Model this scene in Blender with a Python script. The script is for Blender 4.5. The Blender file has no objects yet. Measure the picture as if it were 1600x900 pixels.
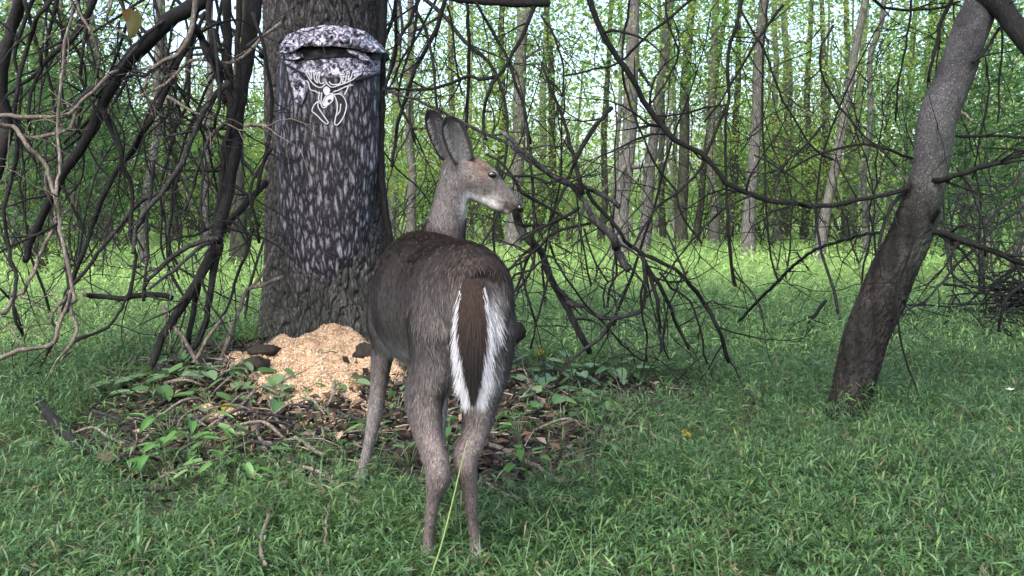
import bpy, math, random
import numpy as np
from mathutils import Vector, Matrix, noise as mnoise

# ------------------------------------------------------------------ camera
SC = bpy.context.scene
COL = SC.collection
F, HOR, CH = 1700.0, 330.0, 0.95          # focal length in 1600-px pixels, horizon row, camera height
PITCH = math.atan((450 - HOR) / F)
cam_d = bpy.data.cameras.new('camera')
cam = bpy.data.objects.new('camera', cam_d); COL.objects.link(cam)
cam_d.sensor_width = 36.0
cam_d.lens = 36.0 * F / 1600.0
cam_d.clip_start = 0.05; cam_d.clip_end = 2000
cam.location = (0, 0, CH); cam.rotation_euler = (math.radians(90) - PITCH, 0, 0)
SC.camera = cam

# ------------------------------------------------------------------ light
SUN_EL, SUN_AZ = math.radians(50), math.radians(205)     # soft overcast light from high behind the camera
w = bpy.data.worlds.new('World'); SC.world = w; w.use_nodes = True
nt = w.node_tree
sky = nt.nodes.new('ShaderNodeTexSky'); sky.sky_type = 'NISHITA'; sky.sun_disc = False
sky.sun_elevation = SUN_EL; sky.sun_rotation = SUN_AZ
sky.air_density = 1.0; sky.dust_density = 4.0; sky.ozone_density = 1.5
bg = nt.nodes['Background']; bg.inputs['Strength'].default_value = 0.15
nt.links.new(sky.outputs[0], bg.inputs['Color'])
sd = bpy.data.lights.new('sun', 'SUN'); sd.energy = 1.5; sd.angle = math.radians(50); sd.color = (1.0, 0.98, 0.95)
so = bpy.data.objects.new('sun', sd); COL.objects.link(so)
sdir = Vector((math.sin(SUN_AZ) * math.cos(SUN_EL), math.cos(SUN_AZ) * math.cos(SUN_EL), math.sin(SUN_EL)))
so.rotation_euler = sdir.to_track_quat('Z', 'Y').to_euler(); so.location = (6, 8, 14)
vs = SC.view_settings
vs.view_transform = 'Standard'; vs.look = 'None'; vs.gamma = 1.0; vs.use_curve_mapping = False
vs.exposure = 1.95
SC.render.engine = 'CYCLES'
SC.cycles.max_bounces = 6; SC.cycles.diffuse_bounces = 4; SC.cycles.transmission_bounces = 4
SC.cycles.glossy_bounces = 2; SC.cycles.use_denoising = True
SC.cycles.caustics_reflective = False; SC.cycles.caustics_refractive = False

R = np.random.default_rng(7)
rnd = random.Random(11)

# ------------------------------------------------------------------ helpers
TX, TY, TR = -1.08, 6.35, 0.335            # the feeder tree
def gz(x, y):
    x = np.asarray(x, float); y = np.asarray(y, float)
    m = 0.24 * np.exp(-(((x + 1.05) / 1.3) ** 2 + ((y - 6.05) / 1.1) ** 2))
    n = 0.018 * np.sin(1.7 * x + 0.6 * y) * np.cos(1.3 * y - 0.5 * x) + 0.008 * np.sin(4.1 * x + 1) * np.sin(3.7 * y)
    far = np.clip((y - 9) / 30, 0, 1)
    return m + n * (1 - 0.5 * far)
def gzf(x, y): return float(gz(x, y))
def at(px, py, Y):
    """photo pixel -> world point on the plane y = Y"""
    cp, sp = math.cos(PITCH), math.sin(PITCH)
    a, b = (px - 800) / F, (py - 450) / F
    d = Vector((a, cp - b * sp, -sp - b * cp))
    return Vector((0, 0, CH)) + d * (Y / d.y)
def gpt(px, py, h=0.0):
    """photo pixel -> point on the ground (h above it)"""
    Y = F * CH / max(py - HOR, 4)
    for _ in range(40):
        p = at(px, py, Y)
        e = p.z - (gzf(p.x, p.y) + h)
        Y += e * Y / CH * 0.7
    return at(px, py, Y)
def lin(c): return tuple(((v / 255 + .055) / 1.055) ** 2.4 if v > 10 else v / 255 / 12.92 for v in c)

def tag(o, label=None, cat=None, group=None, kind=None):
    if label: o['label'] = label
    if cat: o['category'] = cat
    if group: o['group'] = group
    if kind: o['kind'] = kind
    return o
def empty(name, loc=(0, 0, 0), rz=0.0):
    o = bpy.data.objects.new(name, None); COL.objects.link(o)
    o.location = loc; o.rotation_euler = (0, 0, rz); o.empty_display_size = .1
    return o
def link(name, me, mat=None, parent=None):
    o = bpy.data.objects.new(name, me); COL.objects.link(o)
    if mat and not me.materials: me.materials.append(mat)
    if parent:
        o.parent = parent
        o.matrix_parent_inverse = Matrix.Translation(-Vector(parent.location))
    return o
def build_mesh(name, V, Fc, col=None, smooth=True):
    """V (n,3); Fc list of (m,k) int arrays; col (n,3) point colours"""
    V = np.ascontiguousarray(V, np.float32)
    me = bpy.data.meshes.new(name)
    if not isinstance(Fc, (list, tuple)): Fc = [Fc]
    Fc = [np.asarray(f, np.int32) for f in Fc if len(f)]
    me.vertices.add(len(V)); me.vertices.foreach_set('co', V.ravel())
    nl = sum(f.size for f in Fc); npoly = sum(len(f) for f in Fc)
    me.loops.add(nl); me.loops.foreach_set('vertex_index', np.concatenate([f.ravel() for f in Fc]))
    me.polygons.add(npoly)
    tot = np.concatenate([np.full(len(f), f.shape[1], np.int32) for f in Fc])
    st = np.concatenate([[0], np.cumsum(tot)[:-1]]).astype(np.int32)
    me.polygons.foreach_set('loop_start', st)
    try: me.polygons.foreach_set('loop_total', tot)
    except Exception: pass
    me.polygons.foreach_set('use_smooth', np.full(npoly, smooth))
    if col is not None:
        a = me.attributes.new('Col', 'FLOAT_COLOR', 'POINT')
        c = np.ones((len(V), 4), np.float32); c[:, :3] = col
        a.data.foreach_set('color', c.ravel())
    me.update(calc_edges=True)
    return me

class MB:
    """collects pieces into one mesh"""
    def __init__(s): s.v = []; s.q = []; s.t = []; s.c = []; s.n = 0
    def add(s, V, quads=None, tris=None, col=None):
        V = np.asarray(V, float); s.v.append(V)
        if quads is not None and len(quads): s.q.append(np.asarray(quads) + s.n)
        if tris is not None and len(tris): s.t.append(np.asarray(tris) + s.n)
        if col is not None: s.c.append(np.broadcast_to(np.asarray(col, float), (len(V), 3)))
        s.n += len(V)
    def tube(s, P, rad, sides=6, rough=0.0, col=None, cap=True, ell=None):
        P = np.asarray(P, float); n = len(P); rad = np.broadcast_to(np.asarray(rad, float), (n,))
        T = np.gradient(P, axis=0); T /= np.linalg.norm(T, axis=1)[:, None] + 1e-9
        ref = np.array([0, 0, 1.]) if abs(T[0, 2]) < .9 else np.array([0, 1., 0])
        N = np.zeros_like(P); u = np.cross(T[0], ref); u /= np.linalg.norm(u)
        for i in range(n):
            u = u - T[i] * u.dot(T[i]); u /= np.linalg.norm(u) + 1e-9; N[i] = u
        B = np.cross(T, N)
        a = np.arange(sides) * 2 * math.pi / sides
        rr = rad[:, None] * np.ones((1, sides))
        if rough: rr = rr * (1 + R.uniform(-rough, rough, (n, sides)))
        V = P[:, None] + rr[..., None] * (np.cos(a)[None, :, None] * N[:, None] + np.sin(a)[None, :, None] * B[:, None])
        V = V.reshape(-1, 3)
        i = np.arange(n - 1)[:, None] * sides; j = np.arange(sides)[None]; k = (j + 1) % sides
        q = np.stack([i + j, i + k, i + sides + k, i + sides + j], -1).reshape(-1, 4)
        t = []
        if cap:
            V = np.vstack([V, P[0], P[-1]])
            c0, c1 = n * sides, n * sides + 1; b = (n - 1) * sides
            t = [(c0, (x + 1) % sides, x) for x in range(sides)] + [(c1, b + x, b + (x + 1) % sides) for x in range(sides)]
        s.add(V, q, t, col)
    def mesh(s, name, smooth=True):
        V = np.vstack(s.v); Fc = []
        if s.q: Fc.append(np.vstack(s.q))
        if s.t: Fc.append(np.vstack(s.t))
        return build_mesh(name, V, Fc, np.vstack(s.c) if s.c else None, smooth)
    def obj(s, name, mat, parent=None, smooth=True): return link(name, s.mesh(name, smooth), mat, parent)

def spline(P, R_, step):
    """Catmull-Rom through points with radii, resampled about every `step` metres"""
    P = np.asarray(P, float); Rr = np.asarray(R_, float)
    Q = np.vstack([2 * P[0] - P[1], P, 2 * P[-1] - P[-2]]); out = []; ro = []
    for i in range(len(P) - 1):
        L = np.linalg.norm(P[i + 1] - P[i]); m = max(2, int(L / step))
        for k in range(m):
            t = k / m
            a, b, c, d = Q[i], Q[i + 1], Q[i + 2], Q[i + 3]
            out.append(.5 * (2 * b + (c - a) * t + (2 * a - 5 * b + 4 * c - d) * t * t + (3 * b - a - 3 * c + d) * t ** 3))
            ro.append(Rr[i] * (1 - t) + Rr[i + 1] * t)
    out.append(P[-1]); ro.append(Rr[-1])
    return np.array(out), np.array(ro)

def randdir(bias=None, k=1.0):
    d = R.normal(size=3); d /= np.linalg.norm(d)
    if bias is not None: d = d + k * np.asarray(bias)
    return d / np.linalg.norm(d)
def twigs(mb, P, rad, count, length, depth=1, droop=-.1, rmin=.0018, col=None, flat=.5):
    """random side twigs along a stem"""
    T = np.gradient(P, axis=0); T /= np.linalg.norm(T, axis=1)[:, None] + 1e-9
    for _ in range(count):
        i = int(R.integers(max(1, len(P) // 8), len(P)))
        d = randdir(T[i], .8); d[1] *= flat
        L = length * R.uniform(.35, 1.15); n = max(4, int(L / .07))
        p = P[i].copy(); pts = [p.copy()]
        for k in range(n):
            d = d + R.normal(size=3) * .22 + np.array([0, 0, droop]); d[1] *= .9; d /= np.linalg.norm(d)
            p = p + d * L / n; pts.append(p.copy())
        pts = np.array(pts)
        if pts[:, 2].min() < -.02: pts[:, 2] = np.maximum(pts[:, 2], -.02)
        r0 = max(rmin * 1.3, min(rad[i] * .5, .009)); rr = np.linspace(r0, rmin * .7, n + 1)
        mb.tube(pts, rr, 4, .12, col)
        if depth > 0: twigs(mb, pts, rr, int(R.integers(1, 4)), L * .55, depth - 1, droop, rmin, col, flat)

# ------------------------------------------------------------------ materials
def mat(name):
    m = bpy.data.materials.new(name); m.use_nodes = True
    n = m.node_tree.nodes; l = m.node_tree.links
    b = n['Principled BSDF']; b.inputs['Roughness'].default_value = .85
    b.inputs['Specular IOR Level'].default_value = .25
    return m, n, l, b
def ramp(n, stops):
    r = n.new('ShaderNodeValToRGB'); e = r.color_ramp.elements
    while len(e) < len(stops): e.new(.5)
    for x, (p, c) in zip(e, stops): x.position = p; x.color = (*c, 1)
    return r
def tex(n, l, scale=(1, 1, 1), coord='Object'):
    tc = n.new('ShaderNodeTexCoord'); mp = n.new('ShaderNodeMapping'); mp.inputs['Scale'].default_value = scale
    l.new(tc.outputs[coord], mp.inputs['Vector']); return mp
def noise_n(n, l, vec, scale, detail=5, rough=.6):
    t = n.new('ShaderNodeTexNoise'); t.inputs['Scale'].default_value = scale; t.inputs['Detail'].default_value = detail
    t.inputs['Roughness'].default_value = rough; l.new(vec, t.inputs['Vector']); return t
def bump_n(n, l, h, b, strength=.5, dist=.01):
    u = n.new('ShaderNodeBump'); u.inputs['Strength'].default_value = strength; u.inputs['Distance'].default_value = dist
    l.new(h, u.inputs['Height']); l.new(u.outputs[0], b.inputs['Normal']); return u
def mixc(n, l, fac, a, b_, mode='MIX'):
    x = n.new('ShaderNodeMix'); x.data_type = 'RGBA'; x.blend_type = mode
    for s, v in ((0, fac), (6, a), (7, b_)):
        if hasattr(v, 'is_linked') or hasattr(v, 'links'): l.new(v, x.inputs[s])
        elif isinstance(v, (int, float)): x.inputs[s].default_value = v
        else: x.inputs[s].default_value = (*v, 1)
    return x.outputs[2]

def bark_mat(name, dark, light, scale=(14, 14, 3.5), lichen=None, lich=.62, bump=.6, attr=False):
    m, n, l, b = mat(name)
    mp = tex(n, l, scale)
    v = n.new('ShaderNodeTexVoronoi'); v.feature = 'DISTANCE_TO_EDGE'; v.inputs['Scale'].default_value = 1.6
    nz = noise_n(n, l, mp.outputs[0], 1.5, 6, .65)
    ad = n.new('ShaderNodeVectorMath'); ad.operation = 'ADD'
    l.new(mp.outputs[0], ad.inputs[0]); l.new(nz.outputs['Color'], ad.inputs[1]); l.new(ad.outputs[0], v.inputs['Vector'])
    r = ramp(n, [(.02, dark), (.3, light)])
    mm = n.new('ShaderNodeMath'); mm.operation = 'MULTIPLY'; l.new(v.outputs['Distance'], mm.inputs[0]); l.new(nz.outputs['Fac'], mm.inputs[1])
    l.new(mm.outputs[0], r.inputs[0])
    out = r.outputs[0]
    if lichen:
        t2 = tex(n, l, (1, 1, 1)); n2 = noise_n(n, l, t2.outputs[0], 7, 8, .7)
        r2 = ramp(n, [(lich - .06, (0, 0, 0)), (lich + .06, (1, 1, 1))]); l.new(n2.outputs['Fac'], r2.inputs[0])
        out = mixc(n, l, r2.outputs[0], out, lichen)
    if attr:
        at_ = n.new('ShaderNodeAttribute'); at_.attribute_name = 'Col'
        out = mixc(n, l, 1.0, out, at_.outputs['Color'], 'MULTIPLY')
    l.new(out, b.inputs['Base Color'])
    bump_n(n, l, mm.outputs[0], b, bump, .012)
    return m
M_OAK = bark_mat('feeder_tree_bark', (.03, .028, .028), (.17, .16, .158), (34, 34, 9), (.05, .07, .035), .68, 1.0, True)
M_LEAN = bark_mat('leaning_tree_bark', (.04, .038, .039), (.15, .145, .15), (60, 60, 46), (.10, .115, .095), .62, .6, True)
M_DARK = bark_mat('dark_vine_bark', (.006, .0054, .0054), (.026, .0235, .0235), (40, 40, 12), (.08, .08, .075), .74, .6)
M_BLACK = bark_mat('near_black_bark', (.005, .0045, .0045), (.018, .0165, .017), (40, 40, 14), None, .7, .5)  # near-black bark colours
M_GREY = bark_mat('grey_dead_wood', (.014, .013, .0135), (.075, .07, .073), (45, 45, 12), (.15, .15, .145), .68, .5)
M_PALE = bark_mat('pale_dead_vine', (.08, .067, .057), (.32, .27, .225), (50, 50, 12), (.05, .045, .042), .6, .4)
M_TRUNK = bark_mat('woodland_bark', (.05, .046, .044), (.2, .19, .185), (16, 16, 4), (.10, .13, .07), .6, .4)
M_TRUNKD = bark_mat('dark_woodland_bark', (.022, .02, .018), (.09, .082, .075), (16, 16, 4), (.05, .07, .03), .55, .4)

def leaf_mat(name, trans=.4, rough=.5, spec=.3):
    m, n, l, b = mat(name)
    at_ = n.new('ShaderNodeAttribute'); at_.attribute_name = 'Col'
    l.new(at_.outputs['Color'], b.inputs['Base Color']); b.inputs['Roughness'].default_value = rough
    b.inputs['Specular IOR Level'].default_value = spec
    tr = n.new('ShaderNodeBsdfTranslucent'); hs = n.new('ShaderNodeHueSaturation')
    hs.inputs['Value'].default_value = 1.6; hs.inputs['Hue'].default_value = .485; l.new(at_.outputs['Color'], hs.inputs['Color'])
    l.new(hs.outputs[0], tr.inputs['Color'])
    mx = n.new('ShaderNodeMixShader'); mx.inputs[0].default_value = trans
    l.new(b.outputs[0], mx.inputs[1]); l.new(tr.outputs[0], mx.inputs[2])
    l.new(mx.outputs[0], n['Material Output'].inputs['Surface'])
    return m
M_LEAF = leaf_mat('woodland_leaves', .45)
M_GRASS = leaf_mat('grass_blades', .35, .45, .35)
M_PLANT = leaf_mat('broad_leaves', .3, .4, .4)
def attr_mat(name, rough=.8, spec=.2):
    m, n, l, b = mat(name)
    at_ = n.new('ShaderNodeAttribute'); at_.attribute_name = 'Col'
    l.new(at_.outputs['Color'], b.inputs['Base Color']); b.inputs['Roughness'].default_value = rough
    b.inputs['Specular IOR Level'].default_value = spec
    return m
M_LITTER = attr_mat('leaf_litter', .7, .3)
M_CORN = attr_mat('corn_kernels', .5, .35)
def flat_mat(name, c, rough=.7, spec=.3, nscale=0, var=.3):
    m, n, l, b = mat(name); b.inputs['Roughness'].default_value = rough; b.inputs['Specular IOR Level'].default_value = spec
    if nscale:
        mp = tex(n, l); nz = noise_n(n, l, mp.outputs[0], nscale)
        r = ramp(n, [(.3, tuple(v * (1 - var) for v in c)), (.7, tuple(min(1, v * (1 + var)) for v in c))])
        l.new(nz.outputs['Fac'], r.inputs[0]); l.new(r.outputs[0], b.inputs['Base Color'])
    else: b.inputs['Base Color'].default_value = (*c, 1)
    return m

# ------------------------------------------------------------------ ground
LC, LRX, LRY = (-0.62, 5.0), 1.45, 1.55            # bare, littered patch under the tree
def litter_mask(x, y):
    """1 in the bare patch, 0 in the grass"""
    x = np.asarray(x, float); y = np.asarray(y, float)
    wob = .14 * np.sin(5.1 * x + 1.3 * y) + .12 * np.sin(4.3 * y - 2.1 * x + 1) + .08 * np.sin(11 * x) * np.sin(9 * y)
    d = np.sqrt(((x - LC[0]) / LRX) ** 2 + ((y - LC[1]) / LRY) ** 2) + wob
    return np.clip((1.08 - d) / .3, 0, 1)
def ground():
    ys = np.concatenate([np.linspace(-4, 1.5, 12), np.linspace(1.6, 9, 150), np.linspace(9.3, 60, 90), np.array([75, 100, 150, 250, 400, 700.])])
    t = np.linspace(-1, 1, 161)
    X = []; Y = []
    for y in ys:
        hw = 4.5 + max(0, y) * .9
        X.append(t * hw); Y.append(np.full_like(t, y))
    X = np.array(X); Y = np.array(Y)
    Z = gz(X, Y)
    for (ii, jj) in np.ndindex(X.shape):
        if 1.5 < Y[ii, jj] < 9: Z[ii, jj] += .012 * mnoise.noise((X[ii, jj] * 6, Y[ii, jj] * 6, 0))
    V = np.stack([X, Y, Z], -1).reshape(-1, 3)
    n, m = X.shape
    i = np.arange(n - 1)[:, None] * m; j = np.arange(m - 1)[None]
    q = np.stack([i + j, i + j + 1, i + m + j + 1, i + m + j], -1).reshape(-1, 4)
    lm = litter_mask(V[:, 0], V[:, 1])[:, None]
    c = lm * np.array([.030, .024, .019]) + (1 - lm) * np.array([.035, .050, .018])
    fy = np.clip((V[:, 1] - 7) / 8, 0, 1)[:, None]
    c = c * (1 - fy) + np.array([.10, .17, .05]) * fy  # far ground colour raised to carry the meadow's open-sky brightness
    me = build_mesh('ground', V, q, c)
    m_, n_, l_, b = mat('forest_floor')
    a = n_.new('ShaderNodeAttribute'); a.attribute_name = 'Col'
    mp = tex(n_, l_); nz = noise_n(n_, l_, mp.outputs[0], 14, 8, .7)
    r = ramp(n_, [(.3, (.45, .45, .45)), (.7, (1.5, 1.4, 1.3))]); l_.new(nz.outputs['Fac'], r.inputs[0])
    l_.new(mixc(n_, l_, 1.0, a.outputs['Color'], r.outputs[0], 'MULTIPLY'), b.inputs['Base Color'])
    bump_n(n_, l_, nz.outputs['Fac'], b, .8, .03)
    o = link('ground', me, m_); o['kind'] = 'structure'
ground()

# ------------------------------------------------------------------ leaves and clouds of leaves
def leaf_quads(P, size, wid, up, tilt, col, colvar=.25, droop=0.0):
    """P (n,3) base points -> folded rhombic leaves; returns V, quads, colours"""
    n = len(P)
    az = R.uniform(0, 2 * math.pi, n); el = R.normal(droop, tilt, n)
    d = np.stack([np.cos(az) * np.cos(el), np.sin(az) * np.cos(el), np.sin(el)], -1)
    upv = np.array([0, 0, 1.]) + R.normal(0, up, (n, 3))
    s = np.cross(d, upv); s /= np.linalg.norm(s, axis=1)[:, None] + 1e-9
    nn = np.cross(s, d)
    L = size * R.uniform(.6, 1.35, n)[:, None]; W = L * wid
    a = P; b = P + d * L * .45 + s * W * .5 + nn * W * .18; c = P + d * L - nn * L * .1; e = P + d * L * .45 - s * W * .5 + nn * W * .18
    V = np.stack([a, b, c, e], 1).reshape(-1, 3)
    q = np.arange(4 * n).reshape(-1, 4)
    k = (1 + R.normal(0, colvar, n))[:, None].clip(.35, 1.9)
    C = np.asarray(col) if np.ndim(col) == 2 else np.broadcast_to(np.asarray(col, float), (n, 3))
    C = C * k; hue = R.normal(0, .12, n)
    C = np.stack([C[:, 0] * (1 + hue), C[:, 1], C[:, 2] * (1 - hue * .5)], -1).clip(.004, .9)
    return V, q, np.repeat(C, 4, axis=0)

# ------------------------------------------------------------------ background wood
def trunk_mesh(h, r, bend, limbs, seed):
    st = R.bit_generator.state
    mb = MB(); n = 14; z = np.linspace(-.25, h, n)
    off = np.cumsum(R.normal(0, bend, (n, 2)), axis=0); off -= off[0]
    P = np.column_stack([off, z])
    rad = r * (1.0 - .55 * np.linspace(0, 1, n)); rad[0] *= 1.5; rad[1] *= 1.12
    Ps, rs = spline(P, rad, .25)
    mb.tube(Ps, rs, 9, .06)
    for _ in range(limbs):
        i = int(R.integers(len(Ps) // 4, len(Ps) - 3)); d = randdir((0, 0, .5), 1); p = Ps[i].copy(); pts = [p.copy()]
        L = R.uniform(.8, 2.2)
        for k in range(7):
            d = d + R.normal(0, .2, 3); d /= np.linalg.norm(d); p = p + d * L / 7; pts.append(p.copy())
        pts = np.array(pts); rr = np.linspace(rs[i] * .4, .008, 8); mb.tube(pts, rr, 5, .1)
        twigs(mb, pts, rr, 3, .6, 0, 0)
    return mb.mesh('trunk')
def cloud_mesh(name, rx, rz0, rz1, nclump, per, size, cols, spread=.4, shell=.45):
    """leaf clumps spread through an uneven crown volume"""
    u = R.normal(size=(nclump, 3)); u /= np.linalg.norm(u, axis=1)[:, None]
    rr = R.uniform(shell, 1, nclump) ** .7
    lob = 1 + .35 * np.sin(3 * np.arctan2(u[:, 1], u[:, 0]) + R.uniform(0, 6)) * np.cos(2 * u[:, 2])
    c = u * (rr * lob)[:, None] * np.array([rx, rx, (rz1 - rz0) / 2]) + np.array([0, 0, (rz0 + rz1) / 2])
    P = np.repeat(c, per, axis=0) + R.normal(0, 1, (nclump * per, 3)) * np.array([spread, spread, spread * .35])
    cc = np.asarray(cols)[R.integers(0, len(cols), nclump)]
    V, q, C = leaf_quads(P, size, .62, .35, .35, np.repeat(cc, per, axis=0), .22, -.25)
    return build_mesh(name, V, q, C, False)
YG = [(.17, .26, .05), (.13, .235, .05), (.21, .28, .055), (.11, .2, .05), (.16, .25, .075)]
DG = [(.035, .085, .028), (.045, .10, .035), (.06, .115, .03)]
MG = [(.075, .155, .045), (.10, .19, .045), (.13, .215, .055)]
trunks = [trunk_mesh(8.5, 1.0 * .16, .045, 4, i) for i in range(5)]
trunks_thin = [trunk_mesh(8.0, .06, .06, 5, i) for i in range(5)]
crowns_hi = [cloud_mesh('crown', 2.2, 3.2, 8.6, 150, 16, .11, YG + MG, .42, .3) for _ in range(4)]
shrubs_l = [cloud_mesh('foliage', 1.5, .25, 4.2, 150, 18, .085, YG, .30, .15) for _ in range(4)]
shrubs_m = [cloud_mesh('foliage', 1.6, .1, 3.4, 150, 18, .09, MG, .30, .15) for _ in range(3)]
shrubs_d = [cloud_mesh('foliage', 1.5, .1, 4.5, 150, 18, .10, DG, .30, .15) for _ in range(2)]
def bg_tree(x, y, r, lean=(0, 0), m=M_TRUNK, label='', group='', crown=True, tm=None, name='woodland_tree', hs=1.0, rz=None):
    e = empty(name, (x, y, gzf(x, y)), 0); tag(e, label, 'tree', group)
    tme = tm or (trunks if r > .09 else trunks_thin)[rnd.randrange(5)]
    base = .16 if tme in trunks else .06
    if m is not M_TRUNK:
        key = tme.name + m.name
        if key not in CACHE: c = tme.copy(); c.materials.clear(); c.materials.append(m); CACHE[key] = c
        tme = CACHE[key]
    t = bpy.data.objects.new('trunk', tme); COL.objects.link(t)
    if not tme.materials: tme.materials.append(m)
    t.parent = e; s = r / base; t.scale = (s, s, hs)
    sh = Matrix.Identity(4); t.rotation_euler = (lean[1], lean[0], rnd.uniform(0, 6.28) if rz is None else rz)
    t.rotation_mode = 'ZYX'
    if crown:
        cme = crowns_hi[rnd.randrange(4)]
        if not cme.materials: cme.materials.append(M_LEAF)
        c = bpy.data.objects.new('crown', cme); COL.objects.link(c); c.parent = e
        sc = rnd.uniform(.75, 1.15); c.scale = (sc, sc, 1); c.rotation_euler = (0, 0, rnd.uniform(0, 6.28))
        c.location = (lean[0] * 5, 0, rnd.uniform(-.6, .5))
    return e
CACHE = {}
# trunks one can follow in the photograph: x at base, base row, width px, x at the top row
TR_ = [(970, 412, 27, 1003, 0), (1003, 405, 20, 1042, 0), (1168, 408, 21, 1188, 0), (1228, 382, 17, 1236, 0), (1350, 402, 12, 1362, 0),
       (1258, 384, 13, 1262, 1), (1322, 384, 13, 1318, 1), (1118, 392, 17, 1110, 0), (1064, 390, 20, 1072, 1), (1084, 386, 12, 1130, 1),
       (800, 398, 25, 815, 0), (778, 392, 14, 790, 1), (868, 392, 14, 858, 1), (232, 432, 15, 222, 0), (122, 420, 12, 112, 0), (372, 425, 26, 376, 1),
       (1592, 420, 20, 1606, 0), (1506, 396, 14, 1500, 1), (938, 388, 12, 950, 1), (1212, 384, 13, 1204, 0), (1292, 386, 12, 1282, 1),
       (322, 392, 13, 330, 0), (60, 392, 14, 72, 1), (168, 396, 22, 150, 0), (1452, 388, 16, 1446, 1), (1410, 384, 12, 1428, 0), (1545, 392, 15, 1530, 0),
       (712, 388, 13, 706, 0), (640, 392, 16, 652, 0), (20, 400, 16, 30, 0), (275, 388, 12, 262, 1)]
TLAB = {0: 'stout green-mossed trunk rising straight behind the fallen tree top', 1: 'pale grey trunk leaning slightly beside the stout green-mossed trunk', 2: 'pale blotched trunk standing free at the meadow edge between thinner trees',
        4: 'very slender straight pale pole tree standing nearest to the leaning tree', 10: 'grey trunk standing far behind the deer nose', 13: 'slim grey trunk standing behind the vine tangle', 15: 'dark mossy trunk standing between the twisted vine and the feeder tree',
        16: 'pale trunk standing behind the brush pile', 8: 'dark thick trunk standing next to a forked thin one behind the arched dead limb'}
for ti_, (bx, by, wpx, tx, dk) in enumerate(TR_):
    p = gpt(bx, by); r = wpx / F * p.y / 2
    lean = (tx - bx) / by
    bg_tree(p.x, p.y, r, (math.atan(lean) * .9, rnd.uniform(-.02, .02)), M_TRUNKD if dk else M_TRUNK,
            TLAB.get(ti_) or ('dark mossy-barked' if dk else 'pale grey-barked') + ' slender tree trunk standing at the far edge of the meadow',
            None if ti_ in TLAB else ('dark' if dk else 'pale') + ' trees beyond the meadow', crown=(wpx > 13))
p0 = gpt(1278, 412)
bg_tree(p0.x, p0.y, .095, (.16, 0), M_TRUNK, 'slanting pale snag leaning out of a dark clump of trunks beyond the meadow', None, False)
for k in range(62):
    y = rnd.uniform(27, 58); x = rnd.uniform(-.56, .56) * y
    bg_tree(x, y, rnd.uniform(.05, .15), (rnd.uniform(-.05, .05), rnd.uniform(-.04, .04)), M_TRUNKD if k % 3 == 0 else M_TRUNK,
            'thin far trunk half hidden in leaves deep in the wood', 'far trunks deep in the wood', crown=(k % 2 == 0))
stem_me = []
for i in range(4):
    mb = MB()
    for s in range(6):
        d = randdir((0, 0, 1), 1.6); pts = [np.array([R.normal(0, .15), R.normal(0, .15), -.1])]
        for k in range(9):
            d = d + R.normal(0, .13, 3); d /= np.linalg.norm(d); pts.append(pts[-1] + d * .36)
        pts = np.array(pts); rr = np.linspace(.022, .006, 10); mb.tube(pts, rr, 5, .1); twigs(mb, pts, rr, 5, .8, 1, 0)
    stem_me.append(mb.mesh('stem'))
for me in stem_me: me.materials.append(M_TRUNKD)
def shrub(x, y, pool, label, group, s=(1, 1, 1)):
    e = empty('understory_shrub', (x, y, gzf(x, y))); tag(e, label, 'shrub', group)
    me = pool[rnd.randrange(len(pool))]
    if not me.materials: me.materials.append(M_LEAF)
    for nm, mm in (('stem', stem_me[rnd.randrange(4)]), ('foliage', me)):
        o = bpy.data.objects.new(nm, mm); COL.objects.link(o); o.parent = e; o.scale = s; o.rotation_euler = (0, 0, rnd.uniform(0, 6.28))
for k in range(46):
    y = rnd.uniform(24, 46); x = rnd.uniform(-.55, .58) * y; s = rnd.uniform(.8, 1.35)
    shrub(x, y, shrubs_l, 'airy yellow-green understory shrub among the far trunks', 'yellow-green shrubs in the wood', (s, s, s * rnd.uniform(.8, 1.3)))
for k in range(34):
    y = rnd.uniform(28, 60); x = rnd.uniform(-.55, .58) * y; s = rnd.uniform(.9, 1.5)
    shrub(x, y, shrubs_m, 'mid-green leafy understory shrub deep in the wood', 'mid-green shrubs in the wood', (s, s, s * rnd.uniform(.8, 1.4)))
for (px, Y, s) in ((60, 17, 1.0), (110, 15, .9), (20, 22, 1.3), (150, 24, 1.2), (1490, 14, .75), (1570, 12, .8), (1560, 18, 1.1), (200, 28, 1.2), (1440, 22, .9)):
    x = (px - 800) / F * Y
    shrub(x, Y, shrubs_d, 'dense dark-green bush at the meadow side', 'dark bushes at the meadow side', (s, s, s))

# far leafy mass that closes the view behind the wood
def far_wood():
    n = 26000; y = R.uniform(62, 85, n); x = R.uniform(-.75, .75, n) * y; z = np.abs(R.normal(0, 5.5, n)) * (.6 + .4 * np.sin(x * .35) ** 2)
    cols = np.asarray(MG + YG)[R.integers(0, 8, n)]
    V, q, C = leaf_quads(np.stack([x, y, z], -1), .42, .7, .4, .5, cols, .25, -.2)
    o = link('far_wood_foliage', build_mesh('far_wood_foliage', V, q, C, False), M_LEAF)
    tag(o, 'pale green mass of leaves closing the wood far behind the trunks', 'foliage', None, 'stuff')
far_wood()
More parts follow.
